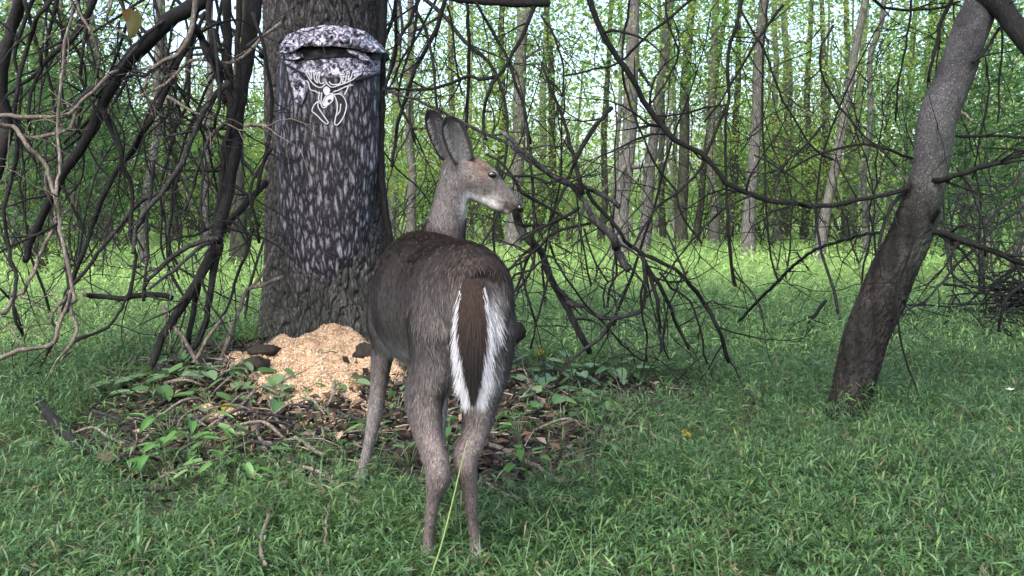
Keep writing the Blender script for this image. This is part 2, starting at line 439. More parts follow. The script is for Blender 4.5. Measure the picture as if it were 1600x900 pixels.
# ------------------------------------------------------------------ the feeder tree
def voro(u, v, seed=0):
    """distance-to-edge of a jittered cell grid; u, v arrays in cell units"""
    iu = np.floor(u).astype(int); iv = np.floor(v).astype(int)
    d1 = np.full(u.shape, 9.); d2 = np.full(u.shape, 9.)
    for a in (-1, 0, 1):
        for b in (-1, 0, 1):
            cu, cv = iu + a, iv + b
            h = np.sin(cu * 127.1 + cv * 311.7 + seed) * 43758.5453; h1 = h - np.floor(h)
            h = np.sin(cu * 269.5 + cv * 183.3 + seed) * 43758.5453; h2 = h - np.floor(h)
            d = np.hypot(u - cu - .15 - .7 * h1, v - cv - .15 - .7 * h2)
            d2 = np.where(d < d1, d1, np.minimum(d2, d)); d1 = np.minimum(d1, d)
    return d2 - d1
def bark_trunk(P, rad, nseg, cellw, cellh, amp, flare=None, seed=0):
    """trunk with plates of bark standing proud; P centre line, rad radii"""
    n = len(P); a = np.arange(nseg) * 2 * math.pi / nseg
    T = np.gradient(P, axis=0); s = np.concatenate([[0], np.cumsum(np.linalg.norm(np.diff(P, axis=0), axis=1))])
    T /= np.linalg.norm(T, axis=1)[:, None]
    N = np.cross(T, np.array([0, 1., 0])); N /= np.linalg.norm(N, axis=1)[:, None]; B = np.cross(T, N)
    A, S = np.meshgrid(a, s); Rm = np.repeat(rad[:, None], nseg, 1)
    ncell = max(6, round(2 * math.pi * rad.mean() / cellw))
    wob = .45 * np.sin(S / cellh * 1.1 + 3 * np.sin(A * 2)) + .3 * np.sin(S / cellh * 2.7 + A * 7) + .16 * np.sin(S / cellh * 6.1 + A * 17)
    U = A / (2 * math.pi) * ncell + wob; Vv = S / cellh + .5 * np.sin(A * 11) + .3 * np.sin(A * 23 + S * 9)
    e = voro(U, Vv, seed); e2 = voro(U * 2.3 + 7, Vv * 2.0 + 3, seed + 5)
    e3 = voro(U * 5.1 + 2, Vv * 6.3 + 9, seed + 9)
    hgt = np.clip(e * 4.0, 0, 1) ** .8 * .62 + np.clip(e2 * 3, 0, 1) * .28 + np.clip(e3 * 2.5, 0, 1) * .14
    if flare is not None: Rm = Rm * flare(A, S)
    Rm = Rm + (amp if np.ndim(amp) == 0 else amp[:, None]) * (hgt - .6)
    V = P[:, None] + Rm[..., None] * (np.cos(A)[..., None] * N[:, None] + np.sin(A)[..., None] * B[:, None])
    i = np.arange(n - 1)[:, None] * nseg; j = np.arange(nseg)[None]; k = (j + 1) % nseg
    q = np.stack([i + j, i + k, i + nseg + k, i + nseg + j], -1).reshape(-1, 4)
    return V.reshape(-1, 3), q, hgt.reshape(-1), A.reshape(-1), S.reshape(-1)
ftree = empty('feeder_tree', (TX, TY, gzf(TX, TY)))
tag(ftree, 'thick rough-barked old tree carrying the bark-print feeder', 'tree')
zz = np.concatenate([np.linspace(-.1, 2.6, 330), np.linspace(2.65, 7.5, 50)])
P = np.column_stack([TX + .01 * np.sin(zz * 1.5) - .004 * zz, np.full_like(zz, TY), zz])
def flare(A, S):
    z = S - .1
    f = 1 + .22 * np.exp(-np.clip(z - .2, 0, 9) / .32) * (1 + .45 * np.cos(A * 5 + 1.0))
    return f * (1 + .025 * np.sin(3 * A + z))
V, q, hg, A_, S_ = bark_trunk(P, TR * (1 - .018 * zz), 420, .050, .16, .034, flare)
cc = .25 + .85 * hg[:, None] * np.ones((1, 3))
moss = np.exp(-np.clip(S_ - .15, 0, 9) / .28) * (.5 + .5 * np.sin(A_ * 3 + S_ * 7) ** 2)
cc = cc * (1 - .6 * moss[:, None]) + .6 * moss[:, None] * np.array([.55, .95, .35])
link('trunk', build_mesh('trunk', V, q, cc), M_OAK, ftree)
# unseen crown overhead: boughs, and leaves widened toward the camera to shade the foreground
mb = MB()
for k in range(9):
    a = k * .7 + .3; d = np.array([math.cos(a), math.sin(a), .55]); p = np.array([TX, TY, 4.2 + .35 * k]); pts = [p]
    for s in range(9):
        d = d + R.normal(0, .12, 3); d /= np.linalg.norm(d); p = p + d * .55; pts.append(p)
    pts = np.array(pts); rr = np.linspace(.09, .015, 10); mb.tube(pts, rr, 7, .08); twigs(mb, pts, rr, 6, 1.1, 1, 0)
mb.obj('bough', M_GREY, ftree)
cw = cloud_mesh('crown', 5.4, 4.4, 9.5, 620, 20, .19, MG + DG, .5, .1); cw.materials.append(M_LEAF)
o = link('crown', cw, None, ftree); o.location = (TX + .3, TY - 2.2, 0)

# ------------------------------------------------------------------ the feeder
PZ = [(515, 476, 526), (497, 468, 533), (480, 462, 541), (440, 452, 560), (400, 444, 573), (350, 438, 581), (300, 436, 586), (250, 434, 590),
      (200, 433, 591), (150, 434, 592), (110, 437, 593), (60, 440, 596)]
FY = 6.15                                              # depth of the panel's side edges
ptab = []
for (py, xa, xb) in PZ:
    L, Rr = at(xa, py, FY), at(xb, py, FY); ptab.append((L.z, (L.x + Rr.x) / 2, (Rr.x - L.x) / 2))
ptab.sort(); ptab = np.array(ptab)
def pan(z, t, proud=0.0):
    """point on the feeder's front; t in -1..1 across"""
    xc = np.interp(z, ptab[:, 0], ptab[:, 1]); hw = np.interp(z, ptab[:, 0], ptab[:, 2])
    ph = t * math.pi / 2
    bl = .20 * np.clip(hw / .28, .25, 1) + proud
    return np.stack([xc + (hw + proud * .7) * np.sin(ph), FY - bl * np.cos(ph), np.broadcast_to(z, np.shape(ph))], -1)
def on_panel(px, py, proud=.004):
    Y = FY - .15
    for _ in range(12):
        p = at(px, py, Y)
        xc = np.interp(p.z, ptab[:, 0], ptab[:, 1]); hw = np.interp(p.z, ptab[:, 0], ptab[:, 2])
        t = math.asin(max(-1, min(1, (p.x - xc) / (hw + proud)))) / (math.pi / 2)
        Y = float(pan(p.z, t, proud)[1])
    return np.array(at(px, py, Y))
feeder = empty('tree_feeder', (TX, FY - .2, ptab[0, 0]))
tag(feeder, 'bark-print tree feeder with rolled fabric top and white antler emblem', 'feeder')
m, n, l, b = mat('bark_print_fabric')
mp = tex(n, l, (40, 40, 11)); nz = noise_n(n, l, mp.outputs[0], .8, 6, .7)
ad = n.new('ShaderNodeVectorMath'); ad.operation = 'ADD'
sc_ = n.new('ShaderNodeVectorMath'); sc_.operation = 'SCALE'; sc_.inputs['Scale'].default_value = 2.0
l.new(nz.outputs['Color'], sc_.inputs[0]); l.new(mp.outputs[0], ad.inputs[0]); l.new(sc_.outputs[0], ad.inputs[1])
v = n.new('ShaderNodeTexVoronoi'); v.feature = 'DISTANCE_TO_EDGE'; v.inputs['Scale'].default_value = .95; l.new(ad.outputs[0], v.inputs['Vector'])
nz2 = noise_n(n, l, mp.outputs[0], 3.5, 6, .75)
mu = n.new('ShaderNodeMath'); mu.operation = 'MULTIPLY'; l.new(v.outputs['Distance'], mu.inputs[0]); l.new(nz2.outputs['Fac'], mu.inputs[1])
r = ramp(n, [(.02, (.008, .007, .009)), (.07, (.04, .036, .045)), (.13, (.13, .12, .145)), (.24, (.33, .31, .37))]); l.new(mu.outputs[0], r.inputs[0])
l.new(r.outputs[0], b.inputs['Base Color']); b.inputs['Roughness'].default_value = .55
bump_n(n, l, mu.outputs[0], b, .35, .02); M_PRINT = m
m, n, l, b = mat('camo_print_fabric')
mp = tex(n, l, (26, 26, 26)); nz = noise_n(n, l, mp.outputs[0], 1.0, 5, .6); nz.inputs['Distortion'].default_value = 1.6
r = ramp(n, [(.40, (.012, .011, .016)), (.47, (.10, .09, .12)), (.53, (.30, .28, .36)), (.6, (.62, .59, .70))]); l.new(nz.outputs['Fac'], r.inputs[0])
l.new(r.outputs[0], b.inputs['Base Color']); b.inputs['Roughness'].default_value = .5; M_CAMO = m
M_BLK = flat_mat('black_webbing', (.015, .015, .018), .6, .3, 60)
M_WHITE = flat_mat('white_print', (.58, .58, .61), .55, .3, 40, .1)
def panel_grid(zs, ts, proud, wob=0.0, zjit=0.0):
    Z, Tm = np.meshgrid(zs, ts, indexing='ij')
    pr = np.full(Z.shape, proud) if np.ndim(proud) == 0 else proud(Z, Tm)
    if wob: pr = pr + wob * (np.sin(Z * 19 + Tm * 4) * np.cos(Tm * 7 - Z * 11) + .5 * np.sin(Z * 41 + Tm * 13))
    V = np.zeros(Z.shape + (3,))
    for i in range(Z.shape[0]):
        xc = np.interp(Z[i], ptab[:, 0], ptab[:, 1]); hw = np.interp(Z[i], ptab[:, 0], ptab[:, 2]); ph = Tm[i] * math.pi / 2
        bl = .20 * np.clip(hw / .28, .25, 1) + pr[i]
        V[i, :, 0] = xc + (hw + pr[i] * .7) * np.sin(ph); V[i, :, 1] = FY - bl * np.cos(ph); V[i, :, 2] = Z[i]
    n, m = Z.shape; i = np.arange(n - 1)[:, None] * m; j = np.arange(m - 1)[None]
    return V.reshape(-1, 3), np.stack([i + j, i + j + 1, i + m + j + 1, i + m + j], -1).reshape(-1, 4)
def thick(o, t):
    s = o.modifiers.new('thick', 'SOLIDIFY'); s.thickness = t; s.offset = 1; return o
z0, z1 = ptab[0, 0], ptab[-1, 0]
V, q = panel_grid(np.linspace(z0, z1 - .04, 130), np.linspace(-1, 1, 70), 0.0, .004)
thick(link('bag', build_mesh('bag', V, q), M_PRINT, feeder), .006)
# spout collar
pc = at(501, 517, FY - .10); mb = MB()
for zt, rr in ((0, .085), ):
    a = np.linspace(0, 2 * math.pi, 25)[:-1]
    ring = lambda r_, z_, y_: np.stack([pc.x + r_ * np.cos(a), y_ + .62 * r_ * np.sin(a), np.full_like(a, z_)], -1)
    V = np.vstack([ring(.088, pc.z + .03, FY - .06), ring(.084, pc.z - .012, FY - .06), ring(.075, pc.z - .012, FY - .06), ring(.075, pc.z + .03, FY - .06)])
    i = np.arange(3)[:, None] * 24; j = np.arange(24)[None]; k = (j + 1) % 24
    mb.add(V, np.stack([i + j, i + k, i + 24 + k, i + 24 + j], -1).reshape(-1, 4))
mb.obj('spout', M_BLK, feeder)
# camo band below the roll top: lower edge dips to a point at the left
def edge_z(px): return None
def poly_patch(name, top, bot, proud, material, rows=14, cols=50, wob=0.0, bulge=0.0, over=0.0):
    """patch of fabric on the panel between two outline polylines given in photo pixels"""
    top = np.array(top, float); bot = np.array(bot, float)
    s = np.linspace(0, 1, cols); V = []
    def res(pl):
        d = np.concatenate([[0], np.cumsum(np.hypot(*np.diff(pl, axis=0).T))]); d /= d[-1]
        return np.stack([np.interp(s, d, pl[:, 0]), np.interp(s, d, pl[:, 1])], -1)
    a, b_ = res(top), res(bot)
    for i in range(rows):
        f = i / (rows - 1)
        for j in range(cols):
            px, py = a[j] * (1 - f) + b_[j] * f
            pr = proud + bulge * math.sin(math.pi * f) * math.sin(math.pi * s[j]) + over * f
            pr += wob * (math.sin(px * .21 + py * .13) + .7 * math.sin(px * .11 - py * .35 + 2) + .5 * math.sin(px * .47 + py * .5))
            V.append(on_panel(px, py, pr))
    i = np.arange(rows - 1)[:, None] * cols; j = np.arange(cols - 1)[None]
    q = np.stack([i + j, i + cols + j, i + cols + j + 1, i + j + 1], -1).reshape(-1, 4)
    return thick(link(name, build_mesh(name, np.array(V), q), material, feeder), .004)
poly_patch('camo_band', [(441, 88), (480, 92), (540, 90), (593, 90)], [(441, 98), (462, 108), (480, 116), (520, 122), (560, 122), (593, 114)], .008, M_CAMO, 10, 50, .002)
poly_patch('hanging_flap', [(446, 96), (456, 102), (468, 112), (477, 117)], [(462, 158), (466, 165), (471, 166), (478, 150)], .014, M_CAMO, 14, 14, .003)
poly_patch('edge_piping', [(441, 96), (457, 104), (475, 114)], [(441, 99), (456, 108), (474, 118)], .020, M_BLK, 3, 24)
poly_patch('edge_piping', [(556, 121), (575, 118), (594, 112)], [(555, 128), (575, 123), (594, 116)], .016, M_BLK, 3, 20)
poly_patch('roll_top', [(439, 70), (450, 55), (470, 46), (505, 40), (540, 41), (570, 50), (588, 64), (600, 77)],
           [(437, 84), (452, 83), (474, 72), (492, 72), (520, 72), (548, 75), (575, 81), (604, 83)], .018, M_CAMO, 22, 70, .010, .035, .045)
poly_patch('opening_shade', [(441, 78), (470, 66), (520, 66), (560, 70), (597, 80)], [(443, 94), (470, 96), (520, 90), (560, 90), (594, 95)], .012, M_BLK, 12, 50, .004)  # black sheet standing in for the shade in the opening under the roll
poly_patch('crumpled_fold', [(446, 80), (458, 76), (472, 82)], [(446, 92), (460, 94), (474, 90)], .030, M_CAMO, 10, 18, .007)
poly_patch('crumpled_fold', [(540, 78), (560, 80), (576, 86)], [(548, 84), (566, 94), (578, 96)], .030, M_CAMO, 8, 18, .006)
# strap round the trunk and its buckle
mb = MB(); a = np.linspace(-.35, math.pi + .35, 40)
zs = at(440, 78, FY).z
ring = np.stack([TX - (TR + .032) * np.cos(a), TY + (TR + .032) * np.sin(a), np.full_like(a, zs)], -1)
V = np.vstack([ring + (0, 0, .02), ring - (0, 0, .02)]); j = np.arange(39)
mb.add(V, np.stack([j, j + 1, j + 41, j + 40], -1)); thick(mb.obj('strap', M_BLK, feeder), .004)
def boxm(mb, c, s):
    c = np.array(c); s = np.array(s) / 2
    V = np.array([c + s * (x, y, z) for x in (-1, 1) for y in (-1, 1) for z in (-1, 1)])
    mb.add(V, [(0, 1, 3, 2), (4, 6, 7, 5), (0, 4, 5, 1), (2, 3, 7, 6), (0, 2, 6, 4), (1, 5, 7, 3)])
for py in (62, 100):
    mb = MB(); pb = at(434, py, FY); boxm(mb, pb, (.035, .05, .075)); boxm(mb, pb + Vector((0, -.028, 0)), (.022, .008, .05))
    o = mb.obj('buckle', M_BLK, feeder, False); bv = o.modifiers.new('b', 'BEVEL'); bv.width = .006; bv.segments = 2
# the emblem: white outlined antlers and head with dark fills (traced in a 4.5x enlargement of the photo)
emblem = MB()
def E(x, y, pr=.012): return on_panel(420 + x / 4.5, 20 + y / 4.5, pr)
def stroke(pts, wpx=2.0):
    P = np.array([E(*p) for p in pts]); Ps, rs = spline(P, np.full(len(P), wpx / F * FY / 2), .006)
    emblem.tube(Ps, rs, 6)
strokes = [
    [(398, 500), (372, 524), (345, 522), (312, 500), (285, 465), (262, 425), (262, 410), (274, 408), (286, 440), (303, 468), (300, 438), (304, 414), (316, 414), (322, 470), (345, 494), (336, 455), (346, 424), (358, 426), (352, 465), (362, 496), (388, 494)],
    [(400, 486), (424, 512), (452, 524), (500, 508), (545, 492), (590, 470), (628, 438), (618, 428), (600, 445), (604, 416), (592, 418), (576, 460), (558, 474), (566, 420), (554, 412), (540, 478), (520, 490), (528, 426), (514, 420), (505, 490), (470, 506), (436, 500), (424, 484)],
    [(262, 478), (278, 490), (292, 540), (330, 552), (345, 566), (358, 560), (350, 600), (362, 640)],
    [(560, 512), (548, 548), (530, 580)], [(455, 556), (490, 545), (540, 520), (590, 508)],
    [(384, 540), (404, 522), (428, 540), (418, 570), (398, 575), (384, 540)],
    [(448, 565), (412, 578), (390, 606), (380, 640), (400, 655), (432, 636), (452, 606), (448, 565)],
    [(372, 560), (368, 640), (384, 668), (410, 660)],
    [(346, 622), (318, 650), (304, 690), (318, 704), (340, 722), (372, 756), (404, 782), (418, 772), (398, 742), (370, 700), (348, 664), (346, 622)],
    [(455, 575), (500, 572), (532, 602), (546, 650), (536, 705), (512, 756), (482, 788), (464, 784), (468, 745), (478, 700), (482, 650), (472, 605), (455, 575)],
    [(480, 720), (500, 690), (506, 640)],
]
for s_ in strokes: stroke(s_)
eo = emblem.obj('emblem', M_WHITE, feeder)
def fill(pts, material, pr, nm):
    P = np.array([E(*p, pr) for p in pts]); c = P.mean(0); mb = MB(); k = len(P)
    mb.add(np.vstack([P, c]), None, [(i, k, (i + 1) % k) for i in range(k)])
    thick(mb.obj(nm, material, eo, False), .002)
fill([(346, 622), (318, 650), (304, 690), (318, 704), (340, 722), (372, 756), (404, 782), (418, 772), (398, 742), (370, 700), (348, 664)], M_BLK, .010, 'dark_fill')
fill([(455, 575), (500, 572), (532, 602), (546, 650), (536, 705), (512, 756), (482, 788), (464, 784), (468, 745), (478, 700), (482, 650), (472, 605)], M_BLK, .010, 'dark_fill')
fill([(384, 540), (404, 522), (428, 540), (418, 570), (398, 575)], M_WHITE, .011, 'white_fill')
fill([(448, 565), (412, 578), (390, 606), (380, 640), (400, 655), (432, 636), (452, 606)], M_WHITE, .011, 'white_fill')
fill([(345, 530), (384, 520), (384, 560), (372, 640), (358, 600), (360, 560)], M_BLK, .010, 'dark_fill')

# ------------------------------------------------------------------ corn pile
CP = (-1.0, 5.46)
def corn_h(x, y):
    dx, dy = (x - CP[0]) / .41, (y - CP[1]) / .78
    wob = .26 * np.sin(9 * x + 4) * np.sin(7 * y + .6) + .2 * np.sin(17 * x + 11 * y) + .13 * np.sin(31 * x - 23 * y) + .1 * np.sin(47 * x + 13 * y)
    d = np.sqrt(dx ** 2 + dy ** 2) + wob
    return .06 * np.clip(1.0 - d, -.45, 1) * (1 + .7 * np.clip((y - 5.4) / .5, 0, 1))
def corn():
    mb = MB(); n = 60
    X, Y = np.meshgrid(np.linspace(CP[0] - .62, CP[0] + .62, n), np.linspace(CP[1] - 1.0, CP[1] + .6, n))
    H = gz(X, Y) + corn_h(X, Y) * 1.0 + .004 * np.sin(X * 60) * np.sin(Y * 53)
    V = np.stack([X, Y, H], -1).reshape(-1, 3); i = np.arange(n - 1)[:, None] * n; j = np.arange(n - 1)[None]
    q = np.stack([i + j, i + j + 1, i + n + j + 1, i + n + j], -1).reshape(-1, 4)
    q = q[(corn_h(V[q, 0], V[q, 1]).min(1) > .002)]
    mb.add(V, q, None, (.20, .14, .085))
    N = 60000; x = R.uniform(CP[0] - .7, CP[0] + .7, N); y = R.uniform(CP[1] - 1.05, CP[1] + .62, N)
    h = corn_h(x, y); keep = (h > 0) | ((h > -.025) & (R.uniform(size=N) < .22 * np.clip(1 + h / .025, 0, 1)))
    x, y, h = x[keep], y[keep], np.maximum(h[keep], 0)
    N = len(x); z = gz(x, y) + h + R.uniform(.001, .008, N)
    kv = np.array([(-.0045, -.002, -.004), (.0045, -.002, -.004), (.0045, .002, -.004), (-.0045, .002, -.004), (-.0026, -.0014, .007), (.0026, -.0014, .007), (.0026, .0014, .007), (-.0026, .0014, .007)])
    kf = np.array([(0, 3, 2, 1), (4, 5, 6, 7), (0, 1, 5, 4), (1, 2, 6, 5), (2, 3, 7, 6), (3, 0, 4, 7)])
    Q = R.normal(size=(N, 4)); Q /= np.linalg.norm(Q, axis=1)[:, None]; w_, a, b, c = Q.T
    M = np.stack([1 - 2 * (b * b + c * c), 2 * (a * b - c * w_), 2 * (a * c + b * w_), 2 * (a * b + c * w_), 1 - 2 * (a * a + c * c), 2 * (b * c - a * w_), 2 * (a * c - b * w_), 2 * (b * c + a * w_), 1 - 2 * (a * a + b * b)], -1).reshape(N, 3, 3)
    V = np.einsum('nij,kj->nki', M, kv * 1.15) + np.stack([x, y, z], -1)[:, None]
    q = (np.arange(N)[:, None, None] * 8 + kf[None]).reshape(-1, 4)
    pal = np.array([(.44, .30, .18), (.48, .35, .235), (.42, .26, .13), (.52, .42, .32), (.34, .22, .13)])[R.integers(0, 5, N)] * R.uniform(.6, 1.1, (N, 1))
    mb.add(V.reshape(-1, 3), q, None, np.repeat(pal, 8, axis=0))
    o = mb.obj('corn_pile', M_CORN, None, False); tag(o, 'heap of spilled corn kernels under the feeder spout', 'corn', None, 'stuff')
corn()
# dark clods of soil lying on the corn
M_SOIL = flat_mat('dark_soil', (.022, .018, .014), .9, .2, 25, .5)
def clod(px, py, w_, h_, lab):
    p = gpt(px, py, .05); s = w_ / F * p.y / 2; mb = MB(); nu, nv = 14, 9
    V = []
    for i in range(nv):
        th = math.pi * i / (nv - 1)
        for j in range(nu):
            ph = 2 * math.pi * j / nu; d = Vector((math.sin(th) * math.cos(ph), math.sin(th) * math.sin(ph), math.cos(th)))
            k = 1 + .45 * mnoise.noise(d * 2.2 + Vector((px, py, 0))) + .2 * mnoise.noise(d * 6 + Vector((px, 0, 0)))
            V.append((p.x + d.x * s * k, p.y + d.y * s * k, p.z + d.z * s * k * h_ / w_ * 1.3))
    i = np.arange(nv - 1)[:, None] * nu; j = np.arange(nu)[None]; k = (j + 1) % nu
    mb.add(V, np.stack([i + j, i + nu + j, i + nu + k, i + k], -1).reshape(-1, 4))
    tag(mb.obj('soil_clod', M_SOIL), lab, 'clod')
clod(412, 548, 52, 16, 'flat dark clod lying on the corn under the forked pale branch')
clod(400, 572, 46, 24, 'mossy dark lump at the corn edge beside the forked pale branch')
clod(572, 552, 42, 22, 'dark clod in the corn beside the deer foreleg')
clod(585, 592, 26, 14, 'small dark lump at the corn edge behind the deer foreleg')
# ------------------------------------------------------------------ the deer
DU = np.array([-.309, .951, 0]); DS = np.array([.951, .309, 0]); D0 = np.array([-.115, 2.88, 0])
def D(a, b, z): return D0 + DU * a + DS * b + np.array([0, 0, z])
def loft(mb, secs, sides=20, up=(0, 0, 1)):
    """secs: list of (centre, half-width, half-height[, tilt dir]) -> closed tube of ellipses, smoothed"""
    C = np.array([s[0] for s in secs]); W = np.array([s[1] for s in secs]); H = np.array([s[2] for s in secs])
    Cs, Ws = spline(C, W, .02); _, Hs = spline(C, H, .02)
    T = np.gradient(Cs, axis=0); T /= np.linalg.norm(T, axis=1)[:, None]
    U = np.asarray(up, float); S = np.cross(T, U); S /= np.linalg.norm(S, axis=1)[:, None]; B = np.cross(S, T)
    a = np.arange(sides) * 2 * math.pi / sides
    V = Cs[:, None] + Ws[:, None, None] * np.cos(a)[None, :, None] * S[:, None] + Hs[:, None, None] * np.sin(a)[None, :, None] * B[:, None]
    n = len(Cs); V = np.vstack([V.reshape(-1, 3), Cs[0], Cs[-1]])
    i = np.arange(n - 1)[:, None] * sides; j = np.arange(sides)[None]; k = (j + 1) % sides
    q = np.stack([i + j, i + k, i + sides + k, i + sides + j], -1).reshape(-1, 4)
    c0, c1 = n * sides, n * sides + 1; b = (n - 1) * sides
    t = [(c0, (x + 1) % sides, x) for x in range(sides)] + [(c1, b + x, b + (x + 1) % sides) for x in range(sides)]
    mb.add(V, q, t)
def A3(px, py, Y): return np.array(at(px, py, Y))
def make_deer():
    root = empty('deer', (float(D(.3, 0, 0)[0]), float(D(.3, 0, 0)[1]), 0))
    tag(root, 'grey-brown doe standing with its tail down and head turned aside', 'deer')
    mb = MB()
    # trunk of the body
    loft(mb, [(D(-.145, .004, .70), .05, .07), (D(-.12, -.003, .695), .078, .112), (D(-.06, -.005, .715), .112, .132), (D(.03, -.007, .728), .133, .140), (D(.13, -.006, .712), .143, .163),
              (D(.26, 0, .685), .158, .190), (D(.40, 0, .68), .168, .203), (D(.52, 0, .675), .165, .212), (D(.62, .005, .68), .142, .206), (D(.70, .02, .69), .105, .17), (D(.76, .02, .70), .06, .10)], 28)
    # neck and head: neck rises from the withers, head in profile to the side
    Yn = 3.50
    loft(mb, [(D(.54, .02, .70), .10, .15), (A3(676, 420, 3.46), .088, .105), (A3(692, 370, Yn), .062, .070), (A3(702, 325, Yn + .01), .052, .056), (A3(709, 285, Yn + .02), .048, .049), (A3(714, 258, Yn + .03), .046, .046), (A3(716, 246, Yn + .03), .030, .034)], 20, up=(1, 0, .3))
    Yh = Yn + .03
    hd = [(A3(704, 256, Yh), .032, .034), (A3(715, 262, Yh - .003), .052, .052), (A3(733, 272, Yh - .006), .057, .060), (A3(752, 283, Yh - .01), .055, .058), (A3(769, 294, Yh - .013), .043, .046), (A3(784, 305, Yh - .016), .034, .036),
          (A3(797, 315, Yh - .018), .030, .030), (A3(805, 321, Yh - .02), .026, .026), (A3(811, 325, Yh - .02), .013, .013)]
    loft(mb, hd, 20, up=(.55, 0, .83))
    loft(mb, [(A3(735, 297, Yh - .01), .028, .028), (A3(758, 310, Yh - .012), .028, .024), (A3(780, 324, Yh - .014), .022, .018), (A3(797, 331, Yh - .016), .015, .011)], 12, up=(.5, 0, .85))   # jaw
    loft(mb, [(A3(742, 250, Yh - .035), .018, .012), (A3(762, 262, Yh - .042), .02, .012), (A3(778, 275, Yh - .035), .014, .01)], 10)        # brow
    # hind legs
    def hind(side, pts):
        loft(mb, [(p, w_, h_) for p, w_, h_ in pts], 16, up=tuple(DU))
    hind(-1, [(D(.03, -.05, .78), .04, .07), (D(.03, -.068, .73), .066, .12), (D(.04, -.083, .65), .072, .145), (D(.045, -.086, .545), .058, .118), (A3(663, 620, 2.885), .051, .092), (A3(666, 660, 2.86), .042, .070), (A3(673, 697, 2.825), .033, .049), (A3(683, 728, 2.785), .0335, .046), (A3(684, 750, 2.785), .032, .040), (A3(678, 776, 2.80), .0205, .025),
              (A3(673, 810, 2.82), .0155, .019), (A3(669, 850, 2.85), .0148, .017), (A3(667, 876, 2.87), .0215, .024), (A3(664, 893, 2.885), .0175, .02), (A3(662, 905, 2.90), .02, .022)])
    hind(1, [(D(.03, .045, .78), .04, .07), (D(.03, .055, .73), .062, .12), (D(.04, .066, .65), .066, .145), (D(.045, .068, .545), .054, .118), (A3(752, 620, 2.93), .048, .092), (A3(747, 655, 2.905), .038, .070), (A3(739, 688, 2.87), .030, .049), (A3(727, 714, 2.83), .0325, .045), (A3(729, 737, 2.835), .029, .037), (A3(734, 765, 2.85), .0215, .025),
             (A3(737, 800, 2.87), .0158, .018), (A3(742, 843, 2.90), .0148, .016), (A3(745, 870, 2.92), .0200, .022), (A3(747, 885, 2.935), .0165, .019), (A3(748, 898, 2.95), .019, .021)])
    # fore legs
    loft(mb, [(D(.60, -.09, .72), .06, .13), (D(.61, -.105, .60), .055, .10), (A3(601, 535, 3.56), .042, .06), (A3(595, 570, 3.58), .034, .045), (A3(591, 610, 3.60), .027, .034), (A3(586, 645, 3.62), .027, .032), (A3(582, 668, 3.63), .0225, .025), (A3(575, 700, 3.65), .0185, .02),
              (A3(568, 730, 3.67), .018, .019), (A3(564, 746, 3.68), .022, .024), (A3(561, 758, 3.70), .0175, .02), (A3(559, 767, 3.71), .02, .022)], 14, up=tuple(DU))
    loft(mb, [(D(.60, .09, .72), .06, .13), (D(.62, .10, .60), .055, .10), (D(.64, .095, .50), .042, .06), (D(.65, .09, .40), .028, .036), (D(.655, .085, .30), .026, .03), (D(.655, .08, .18), .018, .02), (D(.66, .075, .09), .021, .023), (D(.68, .075, .03), .018, .02)], 14, up=tuple(DU))
    me = mb.mesh('raw'); raw = link('raw', me)
    rm = raw.modifiers.new('r', 'REMESH'); rm.mode = 'VOXEL'; rm.voxel_size = .0062
    sm = raw.modifiers.new('s', 'SMOOTH'); sm.factor = .5; sm.iterations = 7
    dg = bpy.context.evaluated_depsgraph_get(); ev = raw.evaluated_get(dg); bm = bpy.data.meshes.new_from_object(ev)
    bpy.data.objects.remove(raw)
    n = len(bm.vertices); V = np.zeros(n * 3, np.float32); bm.vertices.foreach_get('co', V); V = V.reshape(-1, 3).astype(float)
    Nn = np.zeros(n * 3, np.float32); bm.vertices.foreach_get('normal', Nn); Nn = Nn.reshape(-1, 3).astype(float)
    def paint(V, Nn):
        L = V - D0; a = L @ DU; b = L @ DS; z = V[:, 2]
        cp, sp = math.cos(PITCH), math.sin(PITCH)
        # fur colour zones (all fixed to the animal)
        c = np.tile(np.array([.096, .086, .086]), (len(V), 1))
        def blend(mask, colr):
            nonlocal c
            mask = np.clip(mask, 0, 1)[:, None]; c = c * (1 - mask) + np.array(colr) * mask
        sm_ = lambda e0, e1, x: np.clip((x - e0) / (e1 - e0), 0, 1) ** 2 * (3 - 2 * np.clip((x - e0) / (e1 - e0), 0, 1))
        isbody = (z > .45) & (a < .72) & (z < .905)
        blend(isbody * sm_(.13, .03, np.abs(b)) * sm_(0, .7, Nn[:, 2]) * .85, (.034, .025, .022))       # dark back line
        blend(isbody * sm_(-.1, .7, Nn[:, 2]) * .6, (.055, .042, .037))
        blend(isbody * sm_(.68, .86, z) * .6, (.047, .038, .036))
        blend(isbody * sm_(.12, .30, a) * sm_(.3, .85, -Nn[:, 2]) , (.42, .41, .41))                    # white belly
        blend(sm_(.02, -.05, a) * sm_(.062, .03, np.abs(b)) * sm_(.42, .50, z) * sm_(.76, .68, z), (.42, .415, .43))   # rump patch
        blend(sm_(.16, .08, a) * sm_(.44, .52, z) * sm_(.64, .54, z) * sm_(.085, .05, np.abs(b)), (.38, .37, .375))   # inner thighs
        legs = sm_(.58, .25, z)
        blend(legs * .75, (.145, .120, .112))
        blend(legs * (a > .45) * sm_(.15, .8, np.abs(Nn @ DS)) * .0 + legs * (a > .45) * .6, (.24, .225, .225))   # paler fore legs
        blend(sm_(.09, .03, z) * .6, (.42, .37, .34))
        # head and neck
        hp = lambda px, py, Y: np.array(at(px, py, Y))
        def blob(cen, r0, r1): return sm_(r1, r0, np.linalg.norm(V - cen, axis=1))
        neck = (a > .42) & (z > .90) & (V[:, 1] > 3.25)
        blend(neck * .35, (.105, .094, .09))
